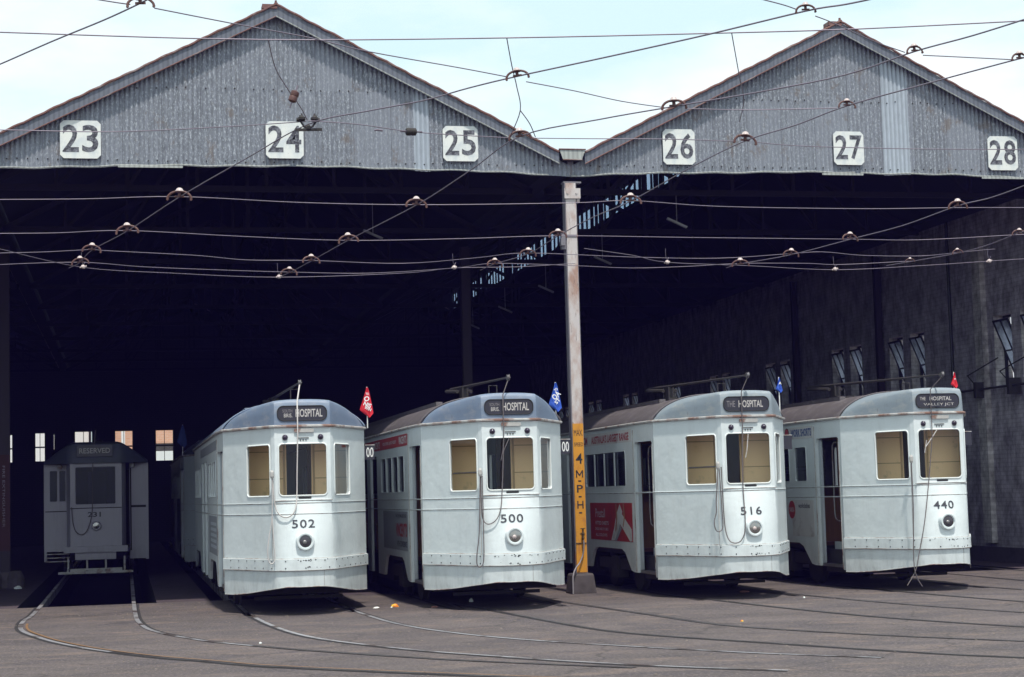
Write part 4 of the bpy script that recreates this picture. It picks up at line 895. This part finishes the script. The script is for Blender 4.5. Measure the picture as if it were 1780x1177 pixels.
def panel(y0, y1, z0, z1, mat, parent, name='advert_panel', x=-1.1015, th=.004):
    m = MB(); m.box((x-th,y0,z0),(x,y1,z1)); return m.build(name, mat, parent)
SLOTS = [(2.80,3.36),(3.46,4.02),(4.12,4.68),(4.78,5.34)]
SPECS = {
 '502': dict(label='pale green tram numbered 502 with long white trolley rope and red pennant', wins=SLOTS, cap='roofblue', roof='roofblue', belts=(1.445,1.60), dest='south', tip=(.30,3.34), base=4.6, ropes='502', rr=.010, ropemat='ropewhite', route=True),
 '500': dict(label='pale green tram numbered 500 with red advert strip, just left of the steel column', wins=SLOTS, cap='roofblue', roof='roofbrown', belts=(1.445,1.60), dest='south', tip=(0,3.30), base=3.3, ropes='500', lens='lensbright', route=True, wiper=((-.015,2.43),(-.12,2.21)), cabbar=True),
 '516': dict(label='pale green tram numbered 516 with a single belt line and red side advert', wins=[(2.80,5.36)], bars=True, cap='roofpale', roof='roofbrown', belts=(1.605,), dest='the', tip=(-.1,3.30), base=3.7, ropes='516', lens='lensbright', route=False, wiper=((.003,2.43),(-.03,2.17)), wipermat='ropewhite', cabbar=True),
 '440': dict(label='pale green tram numbered 440 with work shorts strip and two loose ropes touching the ground', wins=[(2.70,3.22),(3.48,4.0),(4.26,4.78)], rail=True, cap='roofpale', roof='roofbrown', belts=(1.455,1.615), dest='the2', tip=(-.2,3.27), base=3.9, ropes='440', route=False, wiper=((-.03,2.45),(-.24,2.18)), wipermat='ropewhite')}
POS = {'502':(.06,-2.65,0), '500':(2.92,-3.5,0), '516':(6.59,-3.2,0), '440':(9.70,-3.1,0)}
TR = {}
for n in ('502','500','516','440'): TR[n] = make_tram(POS[n], n, SPECS[n])
def adverts():
    s = TR['500'][1]
    p = panel(2.40,8.4,2.43,2.61,'red',s,'advert_strip'); sidetext("VINCENT'S",2.85,2.525,.80,.12,'white',p,.02); sidetext('FOR SUPER-QUICK RELIEF',4.3,2.515,1.5,.06,'adwhite',p); sidetext("VINCENT'S",5.8,2.52,.8,.12,'adwhite',p,.02)
    p = panel(2.50,5.15,.80,1.41,'pad',s); sidetext('TAKE THE SMALLEST DOSE',3.2,1.34,1.1,.05,'ink',p); sidetext("VINCENT'S",3.15,1.12,1.15,.22,'red',p,.03); sidetext('WITH CONFIDENCE',3.12,.90,1.05,.09,'ink',p)
    s = TR['502'][1]
    p = panel(2.50,5.15,.80,1.41,'pad',s); sidetext('REXONA',3.2,1.1,1.0,.2,'ink',p,.02) if False else None
    m = MB()
    for i in range(5): z = .9+.09*i; m.box((-1.1075,2.7+.05*(i%2),z),(-1.1055,4.6,z+.05))
    m.build('advert_stripe', 'paint2', p)
    panel(2.40,8.4,2.45,2.60,'pad',s,'advert_strip')
    s = TR['516'][1]
    p = panel(2.38,8.4,2.42,2.62,'adwhite',s,'advert_strip')
    sidetext("AUSTRALIA'S LARGEST RANGE",3.72,2.515,2.36,.135,'darkred',p,.03); sidetext('CHOOSE FROM',5.75,2.515,1.15,.135,'darkred',p,.03)
    p = panel(2.48,5.12,.815,1.44,'red',s)
    def poly(P, mat, name, x): 
        m = MB(); m.sheet(P, [], lambda u, v, w: (x-w, u, v), .001); m.build(name, mat, p)
    poly([(3.20,1.42),(3.42,1.25),(3.58,1.02),(3.78,.82),(3.52,.82),(3.34,.98),(3.15,1.16),(3.05,1.3)], 'adwhite', 'advert_sheet_left', -1.107)
    poly([(3.12,1.28),(2.98,1.22),(2.52,1.02),(2.50,.83),(2.62,.82),(2.95,.98),(3.2,1.1)], 'adwhite', 'advert_sheet_right', -1.1095)
    poly([(3.32,.98),(3.2,1.1),(3.1,1.02),(3.42,.82),(3.55,.82)], 'pad', 'advert_fold', -1.112)
    poly([(3.42,1.43),(3.38,1.43),(3.34,1.2),(3.42,1.0),(3.5,.96),(3.42,1.15)], 'skin', 'advert_strand', -1.1145)
    poly([(2.98,1.43),(2.92,1.43),(2.88,1.2),(2.98,1.05),(3.02,1.06),(2.94,1.2)], 'skin', 'advert_strand', -1.1145)
    sidetext('Prestall',4.45,1.27,.62,.15,'adwhite',p,.0); sidetext('FITTED SHEETS',4.35,1.10,.85,.06,'adwhite',p); sidetext('SINGLE AND DOUBLE',4.38,1.0,.85,.045,'adwhite',p); sidetext('ALL COLOURS',4.4,.90,.75,.05,'adwhite',p)
    s = TR['440'][1]
    p = panel(2.22+.14,8.4,2.42,2.62,'adwhite',s,'advert_strip')
    sidetext('WORK SHORTS',2.88,2.52,.92,.13,'adblue',p,.03); sidetext('SHORTS',4.05,2.52,.62,.13,'red',p,.03)
    m = MB(); m.lathe([(.095,0),(.095,.003)], Matrix.Translation((-1.1075,3.52,2.52)) @ Matrix.Rotation(-math.pi/2,4,'Y'), 24); d = m.build('advert_disc', 'under', p); m = MB(); m.lathe([(.08,0),(.08,.002)], Matrix.Translation((-1.1108,3.52,2.52)) @ Matrix.Rotation(-math.pi/2,4,'Y'), 24); m.build('disc_face', 'darkred', d)
    p = panel(2.44,3.42,.80,1.40,'adwhite',s)
    sidetext('workclothes',2.86,1.31,.52,.085,'ink',p)
    m = MB(); m.lathe([(.15,0),(.15,.003)], Matrix.Translation((-1.1075,3.42,1.24)) @ Matrix.Rotation(-math.pi/2,4,'Y'), 28); d = m.build('advert_disc', 'red', p)
    text('YAKKA', .24, .08, lambda u, v, dd: (-1.1115, 3.42-u, 1.24+v), 'adwhite', d, 'lettering', bold=.01)
MT['pad'] = simple('grey_advert_backing', (.30,.32,.34), .5, 0, .15, 4)
adverts()
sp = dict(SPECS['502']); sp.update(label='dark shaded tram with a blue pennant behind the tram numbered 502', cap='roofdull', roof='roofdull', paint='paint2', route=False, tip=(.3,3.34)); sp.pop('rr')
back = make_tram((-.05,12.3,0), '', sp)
# ---- pennants
def pennant(x, y, z, h, mat, label, letters, base):
    root = tag(empty('pennant', (x,y,base)), label, 'flag', 'pennants fixed to the tram roofs')
    m = MB(); m.tube([(0,0,0),(0,0,z-base+.01)], .009, 6); m.build('pole', 'white', root)
    zt = z-base; W = [(0,-.010,.012),(.10,-.020,.028),(.25,-.045,.045),(.45,-.075,.062),(.65,-.105,.078),(.74,-.115,.082),(.86,-.055,.09),(.93,-.01,.06),(1.0,.02,.035)]
    rows = []
    k = h/.46
    for t, a, b in W:
        rows.append([Vector(((a+(b-a)*i/10)*k, -.022+.014*math.sin(3+t*6+i*.9), zt-h*t)) for i in range(11)])
    m = MB(); m.grid(rows); m.grid([[p+Vector((0,.004,0)) for p in r] for r in rows]); m.build('cloth', mat, root, smooth=80, fix=False)
    def wave(u, v, d): return Vector((u, -.042, v))
    for s, du, dz, w, hh, rot in letters:
        c, sn = math.cos(math.radians(rot)), math.sin(math.radians(rot))
        text(s, w*k, hh*k, lambda u, v, d: Vector((du*k+u*c-v*sn, -.044, zt+dz*k+u*sn+v*c)), 'flagwhite', root, 'lettering', bold=.03)
pennant(1.19+.0, -1.25, 3.32, .46, 'flagred', 'red pennant with white lettering on the corner of the tram numbered 502', [('TO',.0,-.10,.05,.035,0),('O',-.01,-.175,.085,.075,25),('NIS',.0,-.265,.12,.065,-25),('WIN',.005,-.325,.11,.045,-25)], 2.70)
pennant(3.96, -2.05, 3.30, .44, 'flagblue', 'blue pennant with white lettering on the corner of the tram numbered 500', [('TO',.0,-.11,.06,.045,40),('OA',-.0,-.20,.14,.095,45),('ST',.02,-.29,.10,.06,45)], 2.70)
pennant(7.72, -1.6, 3.36, .24, 'flagblue', 'small blue pennant peeping over the roof of the tram numbered 516', [('A',.01,-.17,.09,.08,0)], 2.75)
pennant(11.02, -1.0, 3.44, .26, 'flagred', 'small red pennant standing above the roof of the tram numbered 440', [('M',.0,-.19,.05,.04,0)], 2.75)
pennant(-1.13, 13.6, 3.40, .52, 'flagblueshade', 'blue pennant with shade in its colour on the tram behind 502', [], 2.70)
# ---- old tram 231
MT['oldglass'] = glass('old_tram_glass', (.25,.25,.27), .15)
def old_tram():
    root = tag(empty('tram', (-3.06,12.0,0)), 'old dim grey tram numbered 231 showing RESERVED deep in the left bay', 'tram', 'trams parked in the depot')
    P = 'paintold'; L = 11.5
    m = MB(); m.sheet([(-.55,.66),(.55,.66),(.55,2.54),(-.55,2.54)], [rrect(-.44,1.64,.42,2.46,.03,2)], lambda u, v, w: (u,w,v), .04)
    m.grid([[Vector((s*.55,0,z)), Vector((s*.62,.25,z)), Vector((s*.64,.5,z))] for s in (-1,) for z in (.66,2.54)])
    m.grid([[Vector((s*.55,0,z)), Vector((s*.62,.25,z)), Vector((s*.64,.5,z))] for s in (1,) for z in (.66,2.54)])
    m.build('front_panel', P, root)
    window_frame(root, lambda u, v, w: Vector((u,w,v)), (-.44,1.64,.42,2.46), .03, P, 'oldglass')
    m = MB(); m.sheet([(-1.10,.62),(-.60,.62),(-.60,2.54),(-1.10,2.54)], [[(-1.0,1.72),(-.84,1.72),(-.84,2.40),(-1.0,2.40)],[(-.80,1.72),(-.66,1.72),(-.66,2.40),(-.80,2.40)]], lambda u, v, w: (u,.5+w,v), .04)
    m.build('wing_panel', P, root)
    for a, b in ((-1.0,-.84),(-.80,-.66)): window_frame(root, lambda u, v, w: Vector((u,.5+w,v)), (a,1.72,b,2.40), .02, P, 'dglass')
    m = MB(); m.sheet([(.72,.42),(1.10,.42),(1.10,2.54),(.72,2.54)], [], lambda u, v, w: (u,.55+w,v), .04); m.build('door_panel', P, root)
    m = MB(); m.box((.73,.53,.6),(.76,.55,2.5)); m.box((.76,.54,1.55),(1.08,.55,1.60)); m.build('door_bead', 'under', root)
    m = MB()
    for i in range(3): m.box((-1.08,.3+.0*i,.40+i*.08),(-.58,.5,.42+i*.08))
    m.build('step', 'trim', root)
    m = MB()
    for s in (-1, 1): m.box((s*1.10-.03,.54,.40),(s*1.10+.03,L,2.54))
    m.box((-1.1,L,.4),(1.1,L+.05,2.54)); m.build('side_wall', P, root)
    # roof with drooping ends
    xs = [-1.12+2.24*i/24 for i in range(25)]; rows = []
    def h(x): t = max(0,(abs(x)-.50)/.62); return 2.60+.41*(1-t**1.15)
    for y, k in ((-.10,.0),(-.09,.55),(-.04,.9),(.15,1),(1.0,1),(L,1),(L+.1,.0)):
        rows.append([Vector((x, y+(.45*max(0,(abs(x)-.55)/.57) if y < 1 else 0), 2.54+(h(x)-2.54)*k)) for x in xs])
    m = MB(); m.grid(rows); rf = m.build('roof', 'roofdull', root, smooth=40)
    m = MB(); m.box((-.40,-.16,2.68),(.36,-.08,2.93)); db = m.build('destination_box', 'blackblind', root)
    text('RESERVED', .66, .115, lambda u, v, d: (u-.02,-.1625,v+2.81), 'cloth', db, bold=.012)
    text('231', .28, .11, lambda u, v, d: (u-.04,-.003,v+1.42), 'ink', root, 'fleet_number', bold=.02)
    M0 = Matrix.Translation((-.0,-.0,1.17)) @ Matrix.Rotation(math.pi/2,4,'X')
    m = MB(); m.lathe([(.105,0),(.10,.07),(.09,.085),(.085,.08)], M0, 22); hl = m.build('headlamp', P, root, smooth=40)
    m = MB(); m.lathe([(.085,.078),(.003,.09)], M0, 18); m.build('lens', 'lensbright', hl)
    m = MB(); m.box((-.69,-.14,.60),(.67,.02,.73)); m.build('bumper', P, root)
    m = MB(); m.box((-.45,-.06,.44),(.42,.0,.60)); m.build('lower_board', P, root)
    m = MB(); m.box((-.80,-.35,.15),(.78,-.30,.20)); m.box((-.55,-.30,.20),(.55,-.26,.26))
    for x in (-.6,-.2,.2,.6): m.box((x-.02,-.3,.2),(x+.02,.6,.23)); m.box((x-.02,.0,.2),(x+.02,.03,.5))
    m.build('lifeguard', 'trim', root)
    m = MB(); m.tube([(-.55,-.01,1.56),(.55,-.01,1.56)], .01, 5); m.tube([(-1.1,.49,1.5),(-.6,.49,1.5)], .01, 5); m.build('belt_moulding', 'under', root)
    for x in (-.78,.78):
        m = MB(); m.lathe([(.06,0),(.06,.08),(.04,.1)], Matrix.Translation((x,.45,2.48)) @ Matrix.Rotation(math.pi/2,4,'X'), 14); m.build('marker_lamp', 'trim', root)
    m = MB(); m.box((-1.0,.6,.66),(1.0,L-.1,.72)); m.box((-.9,1.6,.72),(-.2,1.64,2.4)); m.box((.2,1.6,.72),(.9,1.64,2.4)); m.build('interior', 'dark', root)
    m = MB()
    for yb in (4.2, 7.2):
        for s in (-1, 1): m.lathe([(.0,-.04),(.36,-.04),(.36,-.02),(.33,.0),(.33,.07)], Matrix.Translation((s*.75,yb,.345)) @ Matrix.Rotation(s*math.pi/2,4,'Y'), 20)
        m.tube([(-.75,yb,.345),(.75,yb,.345)], .05, 8)
    m.build('wheelset', 'steel', root); m = MB(); m.box((-.6,.8,.4),(.6,L-.5,.6)); m.build('underframe', 'under', root)
    m = MB(); m.tube([(0,3.5,3.15),(0,.0,3.28)], .018, 6); m.box((-.1,3.3,3.0),(.1,4.2,3.16)); m.build('trolley_pole', 'under', root)
    Q = [Vector((p[0],-.05,p[2])) for p in ROPES['231'][0]]; Q[0] = Vector((0,-.15,3.25))
    m = MB(); m.tube(cat(Q,6), .011, 6); m.build('trolley_rope', 'rope', root)
old_tram()
# ================================================================= OVERHEAD WIRES
def wire(pts, r, name, label, cat_, group, mat='wire', curl=False):
    P = cat(pts, 5); o0 = Vector(pts[0]); root_loc = o0
    P = [p-o0 for p in P]
    m = MB(); m.tube(P, r, 6); o = m.build(name, mat, None, smooth=80, fix=False); o.location = o0
    return tag(o, label, cat_, group)
TL = {'track23':'trolley wire from above old tram 231 past the 24 board to the top right', 'track24':'trolley wire rising from above the tram numbered 502 across the valley to the right',
      'track25':'trolley wire from above tram 500 past the steel column and the 27 board', 'track26':'trolley wire above the tram numbered 516 running up to the right edge',
      'track27':'short trolley wire above the tram numbered 440 near the brick wall', 'yard':'short trolley wire crossing the sky in the top left corner'}
for k, p in TW.items(): wire(p, .0068, 'trolley_wire', TL[k], 'wire', 'trolley wires')
SL = {'row1':'highest span wire crossing in front of the dark depot opening','row2':'second span wire down across the dark depot opening','row3':'third span wire down across the dark depot opening','row4':'fourth span wire down across the dark depot opening',
 'row5':'lowest faint span wire across the left bay opening','row6':'lowest faint span wire across the right bay opening','up1':'span wire crossing the 23 board on the left gable','up1b':'span wire with strain insulator between the 24 and 25 boards',
 'up1c':'short span wire over the valley gutter beside the 26 board','up1d':'thin span wire crossing the 27 and 28 boards','long':'long straight span wire crossing the sky above both gables','up2':'short span wire leaving the top left corner hanger leftwards',
 'up2b':'span wire running down from the top left hanger across the left gable peak','up2c':'span wire between the sky hanger over the valley and the 26 barge board','up2d':'thin span wire across the right gable above the 26 board',
 'up3':'short span wire left of the topmost right hanger','up3b':'span wire crossing the right gable peak between two hangers','up3c':'short span wire in the sky at the upper right edge',
 'br1':'pull off wire hanging from the long span wire through the valley hanger','br2':'short right leg of the forked pull off wire above the valley','br3':'loose wire dangling from the long span wire over the right gable','br4':'wire dropping from the long span wire to the strain insulator above the 24 board','br5':'short wire joining the strain insulator to the junction clamp at the 24 board'}
for k, p in SW.items(): wire(p, .0048 if k not in ('long',) else .006, 'span_wire', SL[k], 'wire', 'span wires of the overhead')
HL = ['leftmost bow hanger low in the left bay above tram 231','second bow hanger up on the wire above tram 231','third bow hanger up on the wire above tram 231','bow hanger on the highest span wire left of tram 502',
 'bow hanger against the sky above the valley gutter','bow hanger against the sky left of the right gable peak','lowest bow hanger above the tram numbered 502','second bow hanger up on the wire above tram 502','third bow hanger up on the wire above tram 502','bow hanger on the highest span wire above tram 500',
 'bow hanger in front of the left barge board beside the valley','bow hanger in front of the right barge board above the 26 board','bow hanger over the right slope of the right gable','lowest bow hanger left of the steel column','second bow hanger left of the steel column','bow hanger touching the left edge of the steel column','bow hanger on the highest span wire right of the steel column',
 'bow hanger on the cladding between the 26 and 27 boards','bow hanger on the cladding above the 27 board','bow hanger at the right edge against the sky','lowest bow hanger above the tram numbered 516','second bow hanger up above tram 516','third bow hanger up right of tram 516','bow hanger on the highest span wire near the brick wall',
 'small bow hanger above the tram numbered 440','second bow hanger above the tram numbered 440','bow hanger at the right edge in front of the brick wall','bow hanger cut by the top edge in the left sky']
HWID = [29,32,38,42,40,36,28,31,35,38,41,43,34,29,29,31,38,42,32,34,30,28,30,34,16,20,24,46]   # casting sizes differ
def hanger_proto():
    root = empty('bow_hanger')
    m = MB(); A = [(-.125,0,-.035),(-.12,0,-.005),(-.09,0,.028),(-.045,0,.046),(0,0,.05),(.045,0,.046),(.09,0,.028),(.12,0,-.005),(.125,0,-.035)]
    m.tube(cat(A,3), .009, 7, flat=1.5)
    for s in (-1, 1): m.tube([(s*.125,-.010,-.035),(s*.125,.010,-.035)], .014, 8)
    m.tube([(0,0,.045),(0,0,-.01)], .018, 8); m.bar((-.05,0,-.004),(.05,0,-.004),.014,.02)
    m.build('bow', 'ear', root, smooth=60)
    m = MB(); m.lathe([(.044,.045),(.047,.052),(.043,.060),(.036,.066),(.032,.078),(.018,.088),(.004,.090)], Matrix.Identity(4), 14); m.build('cap', 'cap', root, smooth=50)
    m = MB(); m.lathe([(.050,.040),(.052,.047),(.046,.052)], Matrix.Identity(4), 14); m.build('skirt', 'ear', root)
    return root
hp = hanger_proto(); kids = list(hp.children)
for i, (x, y, z) in enumerate(HG):
    if i == 0: o = hp
    else:
        o = hp.copy(); SC.collection.objects.link(o)
        for c in kids: d = c.copy(); SC.collection.objects.link(d); d.parent = o
    o.location = (x, y, z+.0); o.rotation_euler = (random.uniform(-.1,.1), random.uniform(-.12,.12), random.uniform(-.25,.25)); Z = (Vector((x,y,z))-Vector(CAM)).length; s = HWID[i]*Z/(.262*FPX); o.scale = (s,s,s)
    tag(o, HL[i], 'wire hanger', 'bow hangers of the overhead wires')
CLL = ['white clamp on the lowest wires above tram 231','white clamp on the lowest wires above tram 502','white clamp on the lowest wires above tram 500','white clamp on the lowest wires above tram 516','white clamp on the lowest wires left of the brick wall','white clamp on the wires in front of the brick wall pilaster']
for i, (x, y, z) in enumerate(CL):
    root = tag(empty('wire_clamp', (x,y,z)), CLL[i], 'clamp', 'white clamps where the wires end'); root.rotation_euler = (0,0,random.uniform(-.5,.5))
    m = MB(); m.lathe([(.012,-.03),(.034,-.015),(.036,.01),(.018,.03)], Matrix.Rotation(.5,4,'Y'), 10); m.tube([(-.05,0,-.01),(.05,.01,.012)], .013, 6); m.build('insulator', 'cap', root, smooth=50)
    m = MB(); m.tube([(0,0,.02),(-.02,0,.09),(-.025,.0,.22)], .003, 4); m.tube([(.0,0,.02),(.03,0,.08)], .004, 4); m.build('tie_wire', 'wire', root)
def junction():
    x, y, z = JUNC[0]; root = tag(empty('wire_junction', (x,y,z)), 'dark ring shaped junction clamp in front of the 24 board', 'clamp')
    m = MB(); m.tube([(-.075,0,.06),(-.07,0,-.0),(-.04,0,-.045),(0,0,-.06),(.04,0,-.045),(.07,0,-.0),(.075,0,.06)], .010, 7); m.build('ring', 'under', root, smooth=60)
    m = MB()
    for s in (-1, 1): m.lathe([(.02,-.02),(.036,-.01),(.036,.01),(.012,.03),(.006,.05)], Matrix.Translation((s*.06,0,.03)), 10); m.tube([(s*.03,0,.02),(s*.11,0,.02)], .018, 7)
    m.lathe([(.03,-.07),(.03,-.05),(.015,-.03)], Matrix.Identity(4), 10); m.bar((-.12,-.03,-.085),(.13,.03,-.065),.02,.025)
    m.build('bolt_head', 'under', root)
junction()
for i, (x, y, z) in enumerate(INS):
    root = tag(empty('strain_insulator', (x,y,z)), ('brown block strain insulator on the wire above the 24 board','dark strain insulator on the span wire left of the 25 board')[i], 'insulator', 'strain insulators')
    if i == 0: root.rotation_euler = (0,math.radians(20),0)
    m = MB(); a = Matrix.Identity(4) if i == 0 else Matrix.Rotation(math.pi/2,4,'Y')
    m.lathe([(.02,-.055),(.038,-.045),(.040,-.01),(.036,0),(.040,.01),(.038,.045),(.02,.055)], a, 12); m.build('body', 'ear' if i == 0 else 'under', root, smooth=30)
    m = MB(); m.tube([a @ Vector((0,0,-.11)), a @ Vector((0,0,-.05))], .008, 5); m.tube([a @ Vector((0,0,.05)), a @ Vector((0,0,.11))], .008, 5)
    if i: m.tube([(-.36,0,.008),(-.33,.0,.012),(-.28,0,.006)], .011, 5)
    m.build('eye', 'wire', root)
# ================================================================= LITTER
def blob(name, x, y, sx, sy, h, mat, label, cat_, group=None, seed=1, z=.0):
    r = random.Random(seed); rows = []
    for j in range(5):
        t = j/4; rr = math.cos(t*math.pi/2)*.95+.05
        rows.append([Vector((math.cos(6.2832*i/9)*sx*rr*r.uniform(.75,1.1), math.sin(6.2832*i/9)*sy*rr*r.uniform(.75,1.1), h*math.sin(t*math.pi/2)*r.uniform(.85,1.1))) for i in range(9)])
    for q in rows: q.append(q[0])
    m = MB(); m.grid(rows); o = m.build(name, mat, None); o.location = (x, y, z+.002); return tag(o, label, cat_, group)
MT['orange'] = simple('orange_wrapper', (.75,.20,.01), .5, 0, .3, 30, stain=(.8,.55,.05), sa=.5, sb=.55, sscale=20)
MT['paper'] = simple('paper', (.75,.74,.70), .7)
MT['leaf'] = simple('dry_leaf', (.28,.13,.09), .9)
blob('wrapper', 1.50, -1.60, .06, .05, .045, 'orange', 'crumpled orange and yellow wrapper on the ground right of tram 502', 'litter', seed=2)
blob('paper_scrap', 1.20, -1.75, .055, .03, .02, 'paper', 'flat white paper scrap beside the front right of tram 502', 'litter', seed=3)
blob('paper_scrap', 1.42, -1.8, .015, .015, .02, 'paper', 'tiny white paper ball just left of the orange wrapper', 'litter', seed=4)
blob('stone', 2.75, -1.15, .035, .03, .06, 'board', 'small pale stone under the front of the tram numbered 500', 'stone', seed=5)
blob('leaf_litter', 2.02, -2.1, .06, .035, .02, 'leaf', 'curled brown leaf on the ground between trams 502 and 500', 'leaf', seed=6)
blob('leaf_litter', 7.05, -1.5, .09, .05, .03, 'leaf', 'brown crumpled scrap on the ground under tram 516', 'leaf', seed=7)
blob('stone', -.92, -7.35, .02, .02, .02, 'board', 'pale pebble beside the inner rail in the left foreground', 'stone', seed=8)
blob('stone', 7.3, -3.4, .02, .02, .02, 'board', 'pale pebble on the yard in front of tram 516', 'stone', seed=9)
blob('stone', 5.0, -7.2, .02, .02, .016, 'orange', 'tiny orange peel scrap in the yard below the steel column', 'litter', seed=10)
blob('stone', -4.55, 8.9, .09, .07, .06, 'board', 'pale lump on the shed floor beside the dark red column footing', 'stone', seed=11)
def chips():
    r = random.Random(5); m = MB()
    for i in range(900):
        y = r.uniform(-13, 1.8); x = r.uniform(-5, 13); s = r.uniform(.006,.018); n = 5
        m.add([(x+s*math.cos(6.28*k/n)*r.uniform(.7,1.3), y+s*math.sin(6.28*k/n)*r.uniform(.7,1.3), .001) for k in range(n)]+[(x,y,s*.6)], [(k,(k+1)%n,n) for k in range(n)])
    tag(m.build('gravel_chips', 'chip', None, fix=False), 'loose stone chips scattered over the yard', 'gravel', kind='stuff')
MT['chip'] = simple('stone_chip', (.16,.13,.11), .9, 0, .6, 3)
chips()

# ---- thin bluish volume added to tint the blacks and dark interior
def tint_veil():
    m = bpy.data.materials.new('veil_volume'); m.use_nodes = True; t = m.node_tree; t.nodes.clear()
    o = t.nodes.new('ShaderNodeOutputMaterial'); v = t.nodes.new('ShaderNodeVolumePrincipled')
    v.inputs['Color'].default_value = (.24,.18,1,1); v.inputs['Density'].default_value = .0005; v.inputs['Anisotropy'].default_value = .0
    t.links.new(v.outputs[0], o.inputs['Volume'])
    MT['veil_volume'] = m; b = MB(); b.box((-60,-60,-2.5),(60,90,14)); tag(b.build('tint_veil', 'veil_volume'), kind='stuff')
tint_veil()
